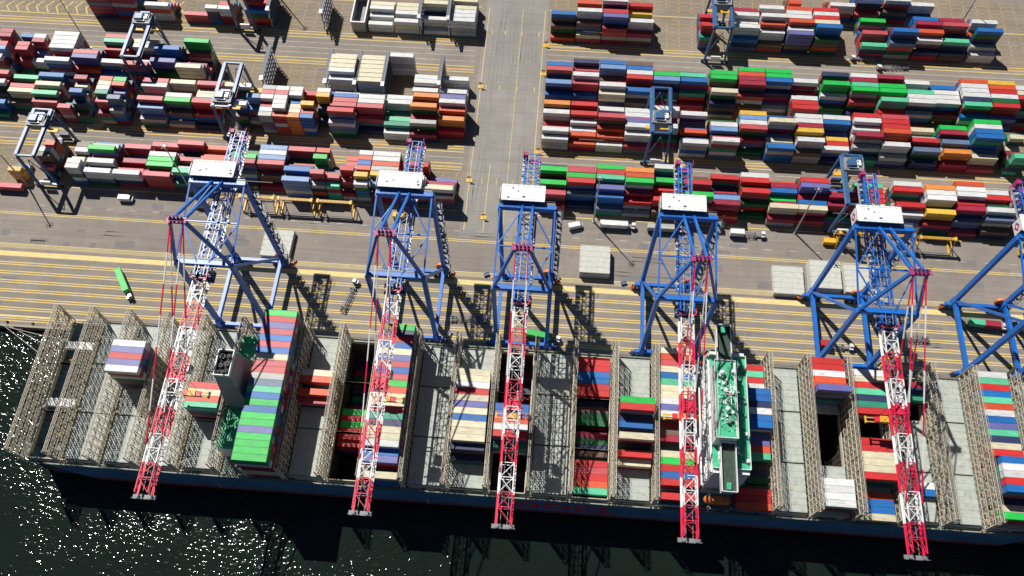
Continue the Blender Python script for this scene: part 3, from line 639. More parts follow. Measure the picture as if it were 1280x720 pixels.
for i in range(len(BRX)-1):
    x0, x1 = BRX[i], BRX[i+1]; xc = (x0+x1)/2
    if x1-x0 > 16 or x1-x0 < 12 or xc > 190: continue
    op = next((v for k, v in OPEN.items() if abs(k-xc) < 2), ())
    cm_ = MB(); w_ = x1-x0-2.5
    for y0, y1 in PY:   # coaming ring
        cm_.box(xc-w_/2-.1,xc+w_/2+.1,y0-.3,y0-.05,ZD,Z0-.75); cm_.box(xc-w_/2-.1,xc+w_/2+.1,y1+.0,y1+.2,ZD,Z0-.75)
        for xx in (xc-w_/2-.3,xc+w_/2+.05): cm_.box(xx,xx+.25,y0-.05,y1,ZD,Z0-.75)
    S(cm_, 'hatch_coaming', M_lash)
    for j, (y0, y1) in enumerate(PY):
        if j in op: continue
        t = hatch_mb(w_, y1-y0-.25); t.v = [(a+xc, b_+(y0+y1)/2, c+Z0-.03) for a, b_, c in t.v]; S(t, 'hatch_cover', M_hatch)
# white girders across the open aft hatch
for y in (122.0, 98.5):
    t = MB(); t.box(-187.0,-176.4,y-1.5,y+1.5,ZD+1.2,ZD+3); S(t, 'hatch_girder', M_super)
# lashing bridges
def lashing_mb(seed):
    Q = random.Random(seed); t = MB(); y0, y1 = -28.6, 28.9; zt = 15.0
    n = 23; st = (y1-y0)/n
    for i in range(n+1):
        y = y0+i*st
        for sx in (-.62,.62): t.box(sx-.10,sx+.10,y-.12,y+.12,0,zt)
        if i % 2 == 0: t.box(-.66,-.58,y-.04,y+.04,zt,zt+1.1); t.box(.58,.66,y-.04,y+.04,zt,zt+1.1)
    for k, z in enumerate((3.75, 7.5, 11.25, 15.0)):
        for i in range(n):
            if Q.random() < .12 and k < 3: continue
            ya = y0+i*st; t.box(-.27,.27,ya+.15,ya+st-.15,z-.05,z,1)
        for sx in (-.62,.62): t.box(sx-.07,sx+.07,y0,y1,z-.20,z-.02)
        t.box(.60,.65,y0,y1,z+1.02,z+1.08)
    for i in range(n):
        ya, yb = y0+i*st, y0+(i+1)*st
        for k in range(4):
            z = 3.75*k; q = Q.random()
            if (i+k) % 2 == 0: t.bar((.64,ya,z),(.64,yb,z+3.75),.13)
            else: t.bar((.64,yb,z),(.64,ya,z+3.75),.13)
            if q > .95: t.bar((-.3,ya+.3,z),(.3,yb-.3,z+3.75),.3,.08,1)
            if q < .07: t.box(-.45,.45,ya+.5,ya+1.4,z,z+1.1,1)
    for y in (y0-.15,y1+.15):
        t.box(-.8,.8,y-.05,y+.05,3.0,zt-3.2)
        t.bar((-.8,y,0),(-.8,y,zt),.16); t.bar((.8,y,0),(.8,y,zt),.16)
    return t
lms = [lashing_mb(k).mesh('lashing_bridge', [M_lash, M_lashg]) for k in range(5)]
for x in BRX:
    if x > 190 or x == -106.0: continue
    o = bpy.data.objects.new('lashing_bridge', lms[int(x) % 5]); col.objects.link(o); o.parent = ship; o.location = (x, 0, ZD+2.5)
o = bpy.data.objects.new('lashing_bridge', lms[0]); col.objects.link(o); o.parent = ship; o.location = (-104.9, 0, ZD+2.5)
# accommodation block
ac = MB()
ac.box(59.4,71.6,82.5,126.7,ZD,42.0)
ac.box(59.2,66.2,92.0,119.6,42.0,50.6)
S(ac, 'deckhouse', M_super)
wd = MB()
for lv in range(9):
    z = ZD+2.2+lv*2.95
    for i in range(17):
        y = 83+i*2.7
        for xx in (59.36, 71.56): wd.box(xx,xx+.08,y,y+1.0,z,z+.9)
for i in range(13): wd.box(59.14,59.2,93+i*2.0,94.6+i*2.0,47.6,49.2); wd.box(66.2,66.28,93+i*2.0,94.6+i*2.0,47.6,49.2)
S(wd, 'window_row', M_glass)
gd = MB()
gd.box(59.3,71.9,84.0,125.2,42.0,42.12); gd.box(71.65,73.4,92,117.5,33.0,33.15); gd.box(71.65,74.0,84,125,24,24.15)
gd.box(59.6,65.8,92.4,119.2,50.6,50.72)
S(gd, 'green_deck', M_green)
tr = MB()      # white bulwarks round the decks
for y in (84.0,125.2): tr.box(59.3,71.9,y-.1,y+.1,42.12,43.2)
tr.box(71.8,72.0,84.1,125.1,42.12,43.2)
for y in (91.9,119.7): tr.box(59.1,66.3,y-.06,y+.06,50.6,51.4)
for x in (59.1,66.3): tr.box(x-.06,x+.06,91.97,119.63,50.61,51.4)
for lv in range(9): tr.box(58.7,59.35,83,126,ZD+2.9*lv+2.7,ZD+2.9*lv+2.82)
S(tr, 'bulwark', M_super)
def wing(y0, y1):
    t = MB(); t.box(61.0,66.0,y0,y1,46.0,46.5,1)
    for x in (61.0,66.0): t.box(x-.12,x+.12,y0,y1,46.5,48.0)
    for y in (y0,y1): t.box(61.12,65.88,y-.12,y+.12,46.5,48.0)
    t.box(62.6,64.0,(y0+.8 if y0 < 90 else y1-3.0),(y0+3.0 if y0 < 90 else y1-.8),46.5,47.7,2)
    t.box(61.3,61.5,y0+.4,y1-.4,42.6,46.0); 
    for k in range(4): t.bar((61.3,y0+1+k*(y1-y0-2)/3,46),(61.3,(92 if y0 < 90 else 119.6),41.5),.3)
    S(t, 'bridge_wing', [M_super, M_deckdark, M_green])
M_deckdark = pmat('wing_deck_dark', (.035,.06,.045), .7, .3, .8)
wing(74.9, 91.6); wing(120.0, 134.9)
cl = MB()
for _ in range(34):
    a = R.uniform(60.2,65.4); b_ = R.uniform(95,118.6); h = R.uniform(.4,1.8); w_ = R.uniform(.3,1.1)
    cl.box(a-w_/2,a+w_/2,b_-w_/2,b_+w_/2,50.72,50.72+h, R.choice((0,0,1,2)))
for _ in range(46):
    a = R.uniform(67.0,71.0); b_ = R.uniform(85,124); h = R.uniform(.4,1.6); w_ = R.uniform(.3,1.2); cl.box(a-w_/2,a+w_/2,b_-w_/2,b_+w_/2,42.12,42.12+h, R.choice((0,1,2)))
for _ in range(70):
    a = R.uniform(60,65.6); b_ = R.uniform(94,118.8); cl.box(a,a+R.uniform(.1,.9),b_,b_+R.uniform(.1,1.4),50.72,50.78+R.uniform(.03,.5),R.choice((0,1,2,2)))
for k in range(9): cl.bar((60.1+R.uniform(0,5),94+k*2.6,50.95),(60.1+R.uniform(0,5),95.5+k*2.6,50.95),.12,.12,0)
for y in (101.5,108.2,114.6): cl.sphere((62+R.uniform(-.8,1.5), y, 52.4), .9)
cl.tube((63,105,50.7),(63,105,62),.45,.2); cl.bar((63,101.5,57),(63,108.5,57),.25); cl.bar((60.8,105,59.4),(65.2,105,59.4),.2); cl.bar((62.6,103.4,61),(63.4,106.9,61),.4,.3)
for dy in (-2.4,2.4): cl.bar((63,105,57),(64.5,105+dy,50.7),.18); cl.bar((63,105,57),(61,105+dy,50.7),.18)
for z in (51.2,51.7): 
    for x in (59.9,65.6): cl.bar((x,92.6,z),(x,119,z),.06)
S(cl, 'mast_and_gear', [M_super, M_grey, M_green])
for yy in (78.6, 130.6):
    lb = MB(); lb.sphere((61.5,yy,21.0),1.55,12,0,1.0); lb.tube((61.5,yy,21.0),(68.0,yy,21.0),1.55,1.55,12); lb.sphere((68.0,yy,21.0),1.55,12); lb.box(62,66.5,yy-.8,yy+.8,22.3,23.2)
    S(lb, 'lifeboat', M_orange)
for yy in (78.6, 130.6):
    dv = MB(); dv.box(61.2,68.3,yy-.3,yy+2.0,ZD,ZD+.12)
    for x in (61.5,68): dv.bar((x,yy,ZD),(x,yy,19.6),.4); dv.bar((x,yy+1.8,ZD),(x,yy+1.2,24),.35); dv.bar((x,yy+1.2,24),(x,yy-.6,24.6),.3)
    S(dv, 'davit', M_grey)
dv = MB(); dv.box(44.5,83,77.42,80.4,ZD,ZD+.02)
for _ in range(60):
    a = R.choice((R.uniform(45,58.6), R.uniform(73,82.5))); b_ = R.uniform(77.2,80.3); dv.box(a,a+R.uniform(.3,1.4),b_,b_+R.uniform(.2,.8),ZD,ZD+R.uniform(.3,1.8))
S(dv, 'deck_fittings', M_grey)
# funnel
fb = MB(); fb.box(-115.4,-106.9,83,127,ZD,26.0); S(fb, 'engine_casing', M_super)
gb = MB(); gb.box(-115.5,-106.8,82.9,127.1,26,26.12); 
for _ in range(40):
    a = R.uniform(-115,-107.4); b_ = R.choice((R.uniform(84,99.5), R.uniform(114,126))); gb.box(a,a+R.uniform(.4,1.2),b_,b_+R.uniform(.4,1.6),26.12,26.4+R.uniform(0,1.8))
for y in (83,100,113.5,127):
    gb.bar((-115.3,y,27.2),(-107,y,27.2),.08)
for x in (-115.3,-107): gb.bar((x,83,27.2),(x,127,27.2),.08)
S(gb, 'casing_deck', M_green)
fn = MB()
def frus(t, b, z0, tp, z1, m=0):
    (x0,x1,y0,y1) = b; (a0,a1,c0,c1) = tp; n = len(t.v)
    t.v += [(x0,y0,z0),(x1,y0,z0),(x1,y1,z0),(x0,y1,z0),(a0,c0,z1),(a1,c0,z1),(a1,c1,z1),(a0,c1,z1)]
    for q in ((0,1,5,4),(1,2,6,5),(2,3,7,6),(3,0,4,7)): t.f.append(tuple(n+i for i in q)); t.m.append(m)
frus(fn, (-115.2,-106.0,98.6,115.4), 26.0, (-113.6,-108.2,102.2,111.6), 48.5)
fn.quad([(-113.5,102.3,48.4),(-108.3,102.3,48.4),(-108.3,111.5,48.4),(-113.5,111.5,48.4)], 1)
for x in (-113.6,-108.2): fn.box(x-.15,x+.15,102.0,111.8,48.3,49.9,2)
for y in (102.2,111.6): fn.box(-113.45,-108.35,y-.15,y+.15,48.3,49.9,2)
fo = S(fn, 'funnel', [M_funnel, M_black, M_super])
ep = MB()
for x, y, r_ in ((-112.0,109.3,1.0),(-109.8,109.6,.6),(-111.8,105.9,.7),(-109.8,106.6,.8),(-112.3,103.6,.4),(-110.8,103.6,.5),(-109.4,103.8,.35)):
    ep.tube((x,y,48.4),(x,y,49.4),r_,r_,12,1); ep.tube((x,y,49.4),(x,y,49.45),r_,r_,12,0); ep.tube((x,y,49.45),(x,y,49.47),r_*.88,r_*.88,12,1)
ep = S(ep, 'exhaust_pipe', [M_grey, M_black], fo)
# red lettering on the side
cu = bpy.data.curves.new('hull_lettering', 'FONT'); cu.body = 'OOCL'; cu.size = 12.0; cu.extrude = .02; cu.offset = .35; cu.space_character = 1.05
to = bpy.data.objects.new('tmp_text', cu); col.objects.link(to); bpy.context.view_layer.update()
tm = bpy.data.meshes.new_from_object(to); bpy.data.objects.remove(to)
xs_ = [v.co.x for v in tm.vertices]; zs_ = [v.co.y for v in tm.vertices]; sx_ = 38.5/(max(xs_)-min(xs_)); sz_ = 8.8/(max(zs_)-min(zs_))
for v in tm.vertices:
    x, y, z = v.co; v.co = ((x-min(xs_))*sx_-8.0, -HB-.035-z, (y-min(zs_))*sz_+6.2)
tm.materials.clear(); tm.materials.append(M_letter)
lt = bpy.data.objects.new('hull_lettering', tm); col.objects.link(lt); lt.parent = ship
# poop deck mooring gear at the stern
mg = MB()
for _ in range(26):
    a = R.uniform(-187,-177); b_ = R.uniform(77,132); 
    mg.box(a,a+R.uniform(.6,2),b_,b_+R.uniform(.6,2),ZD-4,ZD-3+R.uniform(0,2), R.choice((0,1,1)))
S(mg, 'mooring_gear', [M_yel, M_grey])

# mooring lines and bollards
for k, (a, b_) in enumerate((((-231,136.2,.5),(-186,126,12)),((-226,136.2,.5),(-186.5,119,12)),((-228,136.2,.5),(-187,112,12)))):
    t = MB(); pts = []
    for i in range(13):
        u = i/12; p = Vector(a).lerp(Vector(b_), u); p.z -= 2.2*math.sin(math.pi*u); pts.append(p)
    for p, q in zip(pts, pts[1:]): t.tube(p, q, .12, n=5)
    tag(t.build('mooring_line', M_rope), ['mooring rope from quay to ship stern, nearest the quay','mooring rope from quay to ship stern, middle one','mooring rope from quay to ship stern, farthest out over water'][k], 'rope', 'stern mooring ropes')
bo = MB(); bo.tube((0,0,0),(0,0,.5),.32,.26,10); bo.tube((0,0,.5),(0,0,.75),.45,.45,10); bo.box(-.55,.55,-.4,.4,-.01,.06)
bm = bo.mesh('bollard', M_black)
for i, x in enumerate((-248,-237,-226,-215,-204,-193)):
    o = bpy.data.objects.new('bollard', bm); col.objects.link(o); o.location = (x,137.4,0)
    tag(o, f"black mooring bollard on the quay edge, {ORD[i]} from the left", 'bollard', 'bollards on the quay edge')
fd = MB(); fd.box(-1.2,1.2,-.8,0,-2.4,-.4); fd.box(-.9,.9,-1.0,-.8,-2.2,-.6)
fm = fd.mesh('fender', M_black)
for i, x in enumerate((-244,-232,-220,-208,-196)):
    o = bpy.data.objects.new('fender', fm); col.objects.link(o); o.location = (x,135.45,0)
    tag(o, f"black rubber fender on the quay wall, {ORD[i]} from the left", 'fender', 'fenders on the quay wall')

# ------------------------------------------------------------------ ship-to-shore cranes
YC = 156.85
def lattice(t, x0, x1, z0, z1, ya, yb, n, ch, br, mfun=lambda y: 0, top='X'):
    ys = [ya+(yb-ya)*i/n for i in range(n+1)]
    for i in range(n):
        p, q = ys[i], ys[i+1]; m = mfun((p+q)/2); 
        for x in (x0,x1):
            for z in (z0,z1): t.bar((x,p,z),(x,q,z),ch,ch,m)
            a, b_ = ((z0,z1) if i % 2 else (z1,z0)); t.bar((x,p,a),(x,q,b_),br,br,m); t.bar((x,p,z0),(x,p,z1),br,br,m)
        t.bar((x0,p,z1),(x1,p,z1),br*1.2,br,m); t.bar((x0,p,z0),(x1,p,z0),br,br,m)
        if i % 2: t.bar((x0,p,z1),(x1,q,z1),br,br,m)
        else: t.bar((x1,p,z1),(x0,q,z1),br,br,m)
        if i % 3 == 1: t.bar((x0,q,z1),(x1,p,z1),br,br,m) if i % 2 else t.bar((x1,q,z1),(x0,p,z1),br,br,m)
        t.bar((x0,p,z0),(x1,q,z0),br*.8,br*.8,m)
def make_crane(dz):
    r = empty('gantry_crane', (0, YC, 0)); s, l = -15.35, 15.35; W = 10.2
    zs, zl, za = 52.8+dz, 58.6+dz, 80.8+dz
    for sx in (-1,1):
        for y, zt, nm in ((s, zs, 0), (l, zl, 1)):
            t = MB(); t.bar((sx*W,y,3.4),(sx*W,y,zt),1.5,1.9,up=(0,1,0)); t.box(sx*W-1.0,sx*W+1.0,y-1.2,y+1.2,3.0,8.4)
            lg = t.build('leg', M_blue, r)
            if nm and sx > 0:
                t = MB()
                for k in range(int((zt-4)/4.2)):
                    z = 5+4.2*k; t.box(W+1.0,W+3.0,y-1.3,y+1.3,z,z+.12); t.bar((W+2.6,y+(1.1 if k%2 else -1.1),z),(W+2.6,y-(1.1 if k%2 else -1.1),z+4.2),.5,.12)
                    for q in (-1.3,1.3): t.bar((W+3,y+q,z),(W+3,y+q,z+4.2),.12); t.bar((W+1.2,y+q,z+1.1),(W+3,y+q,z+1.1),.08)
                    t.bar((W+3,y-1.3,z+1.1),(W+3,y+1.3,z+1.1),.08)
                t.build('stair_tower', M_grey, lg)
        t = MB(); t.bar((sx*W,s-.1,7.0),(sx*W,l+.1,7.0),1.35,2.0); t.build('portal_beam', M_blue, r)
        t = MB(); t.bar((sx*W,s+.8,zs-2.2),(sx*W,l-.6,8.2),.95,1.0); t.build('diagonal_brace', M_blue, r)
        t = MB(); t.bar((sx*W,s,zs+.4),(sx*W,l,zl+.6),.55,.55)
        t.bar((sx*W,0,(zs+zl)/2+.5),(sx*1.3,l,zl+.7),.42); t.bar((sx*W,-.3,(zs+zl)/2+.5),(sx*2.2,s,zs+.9),.42)
        if sx > 0: t.bar((-W,0,(zs+zl)/2+.5),(W,0,(zs+zl)/2+.5),.45)
        t.build('top_bracing', M_blue, r)
        t = MB(); t.bar((sx*W,s,zs),(sx*2.3,s+.9,za),.95,1.15,up=(0,1,0)); t.build('apex_leg', M_blue, r)
        t = MB(); t.bar((sx*2.0,s+1.2,za-.4),(sx*1.9,l+1.0,zl+.4),.8,.9); t.build('back_stay', M_blue, r)
        for nm, ye, xe in (('outer', -82.5, 2.5), ('inner', -49.0, 2.3)):
            t = MB(); a = Vector((sx*2.1,s+.6,za-.3)); b_ = Vector((sx*xe,ye,53.0+dz)); n = 7 if nm == 'outer' else 4
            for i in range(n): t.bar(a.lerp(b_,i/n),a.lerp(b_,(i+1)/n),.34,.42,i % 2)
            t.build('fore_stay', [M_red, M_white], r)
    for y, z, nm, hh in ((s, zs, 'cross_beam', 2.0), (l, zl, 'cross_beam', 2.4)):
        t = MB(); t.bar((-W-.4,y,z),(W+.4,y,z),1.7,hh); 
        t.box(-W,W,y+.95,y+1.8,z+hh/2-.1,z+hh/2,1); t.bar((-W,y+1.8,z+hh/2+1),(W,y+1.8,z+hh/2+1),.08,.08,1)
        t.build(nm, [M_blue, M_grey], r)
    for y in (s, l):
        t = MB(); t.bar((-13.0,y,4.0),(13.0,y,4.0),1.3,1.7); sb = t.build('sill_beam', M_blue, r)
        for sx in (-1,1):
            t = MB()
            for k in range(4):
                x = sx*(5.4+2.3*k+.6); t.box(x-.95,x+.95,y-.45,y+.45,.7,2.2); t.tube((x-.5,y-.3,.4),(x-.5,y+.3,.4),.4,n=10,m=1); t.tube((x+.5,y-.3,.4),(x+.5,y+.3,.4),.4,n=10,m=1)
            t.box(sx*9.8-4.4,sx*9.8+4.4,y-.3,y+.3,2.2,3.2); t.build('bogie', [M_navy, M_rail], sb)
            t = MB(); t.box(sx*13.5-.6,sx*13.5+.6,y-.7,y+.7,1.0,2.8); t.tube((sx*14.0,y,1.6),(sx*14.8,y,1.6),.5,.35,8); t.build('buffer', M_orange if y > 0 else M_navy, sb)
    t = MB(); t.tube((9.0,l+1.0,6.2),(9.0,l+1.9,6.2),2.4,2.4,16); t.build('cable_reel', M_orange, r)
    # apex platform
    t = MB(); t.box(-3.4,3.4,s-.3,s+2.0,za+.2,za+.35); t.box(-2.6,2.6,s,s+1.5,za-.9,za+.2,1)
    for x in (-3.4,0,3.4):
        for y in (s-.3,s+2): t.bar((x,y,za+.3),(x,y,za+1.5),.1)
    for y in (s-.3,s+2): t.bar((-3.4,y,za+1.5),(3.4,y,za+1.5),.1)
    for x in (-1.9,-.7,.7,1.9): t.tube((x-.15,s+.8,za+.9),(x+.15,s+.8,za+.9),.9,n=12,m=1)
    t.build('apex_platform', [M_magenta, M_navy], r)
    # machinery house
    t = MB(); t.box(-9.6,5.7,l+1.4,l+7.6,56.4+dz,61.4+dz,0)
    for i in range(8): t.box(-8.8+i*1.8,-8.0+i*1.8,l+1.35,l+1.4,58.2+dz,59.6+dz,1)
    mh = t.build('machinery_house', [M_navy, M_grey], r)
    t = MB(); t.box(-10.0,6.2,l+1.0,l+8.0,61.4+dz,61.75+dz)
    for i in range(14): t.box(-9.9+i*1.2,-9.82+i*1.2,l+1.1,l+7.9,61.75+dz,61.80+dz)
    for _ in range(4):
        a = R.uniform(-9,4.6); b_ = R.uniform(l+1.8,l+6.6); q = R.uniform(.25,.6); t.box(a,a+q*1.6,b_,b_+q,61.8+dz,62.0+R.uniform(.1,.5)+dz,0)
    for y in (l+1.15,l+7.85): t.bar((-9.9,y,62.7+dz),(6.1,y,62.7+dz),.07,.07,1)
    for i in range(9):
        for y in (l+1.15,l+7.85): t.bar((-9.9+i*2,y,61.7+dz),(-9.9+i*2,y,62.7+dz),.07,.07,1)
    t.build('roof', [M_roof, M_grey], mh)
    t = MB(); t.box(-10.55,-10.40,l+1.4,l+6.4,57.0+dz,61.9+dz,0)
    yy = l+3.9; zz = 59.4+dz
    t.quad([(-10.556,yy-1.9,zz),(-10.556,yy,zz-1.9),(-10.556,yy+1.9,zz),(-10.556,yy,zz+1.9)],1)
    t.quad([(-10.560,yy-.8,zz),(-10.560,yy,zz-.8),(-10.560,yy+.8,zz),(-10.560,yy,zz+.8)],0)
    t.build('emblem_sign', [M_white, M_magenta], mh)
    db = dz+2.6    # girder and boom
    t = MB(); lattice(t,-2.4,2.4,46.9+db,50.6+db,43.6,s-5.0,15,.40,.24)
    for sx in (-1,1):
        t.box(*sorted((sx*2.75,sx*3.5)),s-4,43.6,46.6+db,46.7+db,1)
        for z in (.55,1.1): t.bar((sx*3.5,s-4,46.7+z+db),(sx*3.5,43.6,46.7+z+db),.07,.07,1)
        t.bar((sx*1.2,s-5,50.8+db),(sx*1.2,43.6,50.8+db),.14,.14,1)
    for i in range(24): t.box(-3.5,-2.6,41.6-i*2.4,42.5-i*2.4,47.9+db,48.7+db, R.choice((0,1)))
    t.box(-3.6,3.6,42.1,44.4,46.2+db,46.5+db,2); t.box(-3.4,-1.6,42.4,44.0,46.5+db,51.6+db,2)
    for x in (-3.2,3.2): 
        for z in (47,49.5,52): t.bar((x,41.8,z+db),(x,44.4,z+db),.14,.14,2)
    t.build('girder', [M_blue, M_alu, M_magenta], r)
    t = MB(); t.box(-3.8,3.8,s-5.6,s-1.4,45.6+db,46.6+db,0)
    for _ in range(22):
        a = R.uniform(-3.3,3.0); b_ = R.uniform(s-5.2,s-1.9); t.box(a,a+R.uniform(.3,1.2),b_,b_+R.uniform(.3,1.0),46.6+db,47.2+R.uniform(0,3.8)+db,R.choice((0,0,1,2)))
    t.bar((-2.9,s-6.4,51.2+db),(2.9,s-6.4,51.2+db),.35,.35,3); 
    for x in (-2.9,2.9): t.bar((x,s-6.4,51.2+db),(x,s-4.0,51.4+db),.3,.3,3)
    t.build('boom_hinge', [M_navy, M_grey, M_blue, M_red], r)
    y0b, y1b = s-6.0, -98.2; L8 = (y1b-y0b)/8
    t = MB(); lattice(t,-2.15,2.15,46.9+db,50.1+db,y0b,y1b,16,.34,.2,lambda y: int((y-y0b)/L8) % 2)
    for sx in (-1,1):
        for k in range(8):
            t.box(*sorted((sx*2.35,sx*2.8)),*sorted((y0b+k*L8,y0b+(k+1)*L8)),46.75+db,46.85+db,k % 2)
            t.bar((sx*2.8,y0b+k*L8,47.9+db),(sx*2.8,y0b+(k+1)*L8,47.9+db),.06,.06,k % 2)
        t.bar((sx*1.1,y0b,46.5+db),(sx*1.1,y1b,46.5+db),.18,.25,2)
    t.box(-3.8,3.8,y1b-1.4,y1b,46.4+db,46.7+db,3)
    for x in (-3.8,-1.2,1.2,3.8): t.bar((x,y1b-1.4,46.7+db),(x,y1b-1.4,47.9+db),.1,.1,3)
    t.bar((-3.8,y1b-1.4,47.9+db),(3.8,y1b-1.4,47.9+db),.1,.1,3)
    for x in (-2.6,1.8): t.box(x,x+.9,y1b-1.2,y1b-.2,46.7+db,47.8+db,3)
    t.build('boom', [M_white, M_red, M_grey, M_grey], r)
    # trolley hangs in the boom; cab, ropes, spreader are its pieces
    tr_ = MB(); tr_.box(-2.2,2.2,-2.6,2.6,45.6+db,46.3+db,0); tr_.box(-1.8,1.8,-2.0,2.0,46.3+db,46.9+db,1)
    tr_.box(-3.6,3.6,-1.0,-.6,46.0+db,46.4+db,1); tr_ = tr_.build('trolley', [M_grey, M_red], r)
    t = MB(); t.box(1.0,3.2,2.8,5.6,42.8+db,45.4+db,0); t.box(.95,3.25,4.2,5.65,43.3+db,44.7+db,1); t.build('cab', [M_white, M_glass], tr_)
    zsn = 37.0
    t = MB()
    for x in (-1.5,1.5):
        for y in (-1.6,1.6): t.tube((x,y,zsn+1.4),(x*.9,y,45.6+db),.07,n=5)
    t.build('hoist_rope', M_black, tr_)
    t = MB(); t.box(-3.2,3.2,-.9,.9,zsn+.5,zsn+1.3,0)
    for y in (-.75,.75): t.bar((-6.0,y,zsn),(6.0,y,zsn),.3,.45,1)
    for x in (-6.0,6.0): t.box(x-.25,x+.25,-1.25,1.25,zsn-.35,zsn+.3,1)
    t.box(-1.4,1.4,-1.1,1.1,zsn+1.3,zsn+1.7,1)
    t.build('spreader', [M_red, M_yel], tr_)
    return r, tr_
CR = [(-124.2,4,58),(-54.5,4,55),(-9.2,0,58),(49.8,0,54),(120.2,0,50),(178.6,0,70)]
CLAB = ['blue gantry crane at far left, its red and white boom leaning past the ship funnel',
        'blue gantry crane left of the central road, second from the left',
        'blue gantry crane in the middle, legs nearly upright, standing beside the central road',
        'blue gantry crane directly left of the green topped ship bridge, boom alongside it',
        'blue gantry crane right of the green ship bridge, standing over the pale hatch panels',
        'blue gantry crane cut off by the right edge of the picture']
protos = {}
for i, (x, dz, ty) in enumerate(CR):
    if dz not in protos: protos[dz] = make_crane(dz); r, tr_ = protos[dz]
    else:
        r = copy_tree(protos[dz][0]); tr_ = next(c for c in kids(r) if c.name.startswith('trolley'))
    r.location = (x, YC, 0); tr_.location = (0, -ty, 0)
    tag(r, CLAB[i], 'crane', 'ship-to-shore cranes along the quay')

# ------------------------------------------------------------------ yard gantry cranes
def make_rtg():
    r = empty('yard_gantry_crane', (0,0,0)); h = 23.5; sp = 12.6
    for sx in (-1,1):
        t = MB(); t.bar((sx*3.9,-sp,h),(sx*3.9,sp,h),1.25,1.7); t.bar((sx*3.2,-sp,h+.9),(sx*3.2,sp,h+.9),.12,.12); t.box(*sorted((sx*4.4,sx*5.1)),-sp,sp,h-.2,h-.1); t.build('main_girder', M_rtg, r)
    for sy in (-1,1):
        sb = MB(); sb.bar((-5.6,sy*sp,1.7),(5.6,sy*sp,1.7),.9,1.0); sb = sb.build('sill_beam', M_rtg, r)
        for sx in (-1,1):
            t = MB(); t.bar((sx*4.9,sy*sp,2.0),(sx*3.9,sy*sp,h-.6),.95,1.1,up=(0,1,0)); t.build('leg', M_rtg, r)
            t = MB(); t.box(sx*4.9-1.6,sx*4.9+1.6,sy*sp-.3,sy*sp+.3,.8,1.2)
            for dx in (-.95,.95): t.tube((sx*4.9+dx,sy*sp-.35,.75),(sx*4.9+dx,sy*sp+.35,.75),.75,n=12,m=1)
            t.build('wheel_set', [M_navy, M_black], sb)
        t = MB(); t.bar((-3.9,sy*sp,h),(3.9,sy*sp,h),.7,1.1); t.bar((-4.7,sy*sp,5),(0,sy*sp,h-3),.3); t.bar((4.7,sy*sp,5),(0,sy*sp,h-3),.3); t.build('end_tie', M_rtg, r)
    t = MB(); t.box(-2.4,2.4,-sp-1.2,-sp-.5,2.3,5.2,1); t.box(-2.2,2.2,sp+.5,sp+1.4,2.3,4.8,0); t.build('engine_box', [M_navy, M_cab], r)
    t = MB(); t.box(-4.2,4.2,-3.2,3.2,h+1.0,h+1.5,0); t.box(-3.2,3.2,-3.1,-2.2,h-2.2,h+.9,0); t.box(-1.0,3.4,1.9,3.0,h+1.5,h+2.9,1); t.box(-2.8,.6,-1.8,1.4,h+1.5,h+3.3,1); t.box(1.1,2.8,-1.2,1.6,h+1.5,h+2.6,2)
    for _ in range(22):
        a = R.uniform(-3.6,3.2); b_ = R.uniform(-2.5,2.1); q = R.uniform(.3,.8); t.box(a,a+q,b_,b_+q,h+1.5,h+1.8+R.uniform(0,1.4),R.choice((0,1,2,2)))
    for x in (-3.7,3.7): t.bar((x,-2.6,h+2.6),(x,2.6,h+2.6),.09,.09,2)
    for y in (-2.6,2.6): t.bar((-3.7,y,h+2.6),(3.7,y,h+2.6),.09,.09,2)
    tr_ = t.build('trolley', [M_grey, M_rtg, M_cab], r)
    t = MB(); t.box(-1.2,1.2,3.0,5.0,h-3.2,h-.8); t.build('cab', M_cab, tr_)
    t = MB(); t.box(-6,6,-.9,.9,17.2,17.6); 
    for x in (-1.4,1.4):
        for y in (-.8,.8): t.tube((x,y,17.6),(x,y,h+1.0),.06,n=5)
    t.build('spreader', M_yel, tr_)
    return r
rp = make_rtg()
RT = [(-199.6,276.9,10,'yard gantry crane at upper left, straddling stacks right of the hatched road marking'),
      (-150.6,251.0,-8,'yard gantry crane over the second block, above the leftmost quay crane'),
      (-229.8,218.5,6,'yard gantry crane at the left edge over the nearest yard block'),
      (45.4,250.0,-5,'yard gantry crane astride the second block behind the fourth quay crane'),
      (74.8,313.5,4,'yard gantry crane at the top, beside the tall stacks right of the empty slots'),
      (126.6,218.5,7,'yard gantry crane on the nearest block just behind the fifth quay crane'),
      (-160.0,318.5,2,'yard gantry crane at top left, beside the dark reefer racks')]
for i, (x, y, ty, lab) in enumerate(RT):
    r = rp if i == 0 else copy_tree(rp)
    r.location = (x, y, 0); next(c for c in kids(r) if c.name.startswith('trolley')).location = (0, ty, 0)
    tag(r, lab, 'gantry crane', 'yard gantry cranes over the stacks')

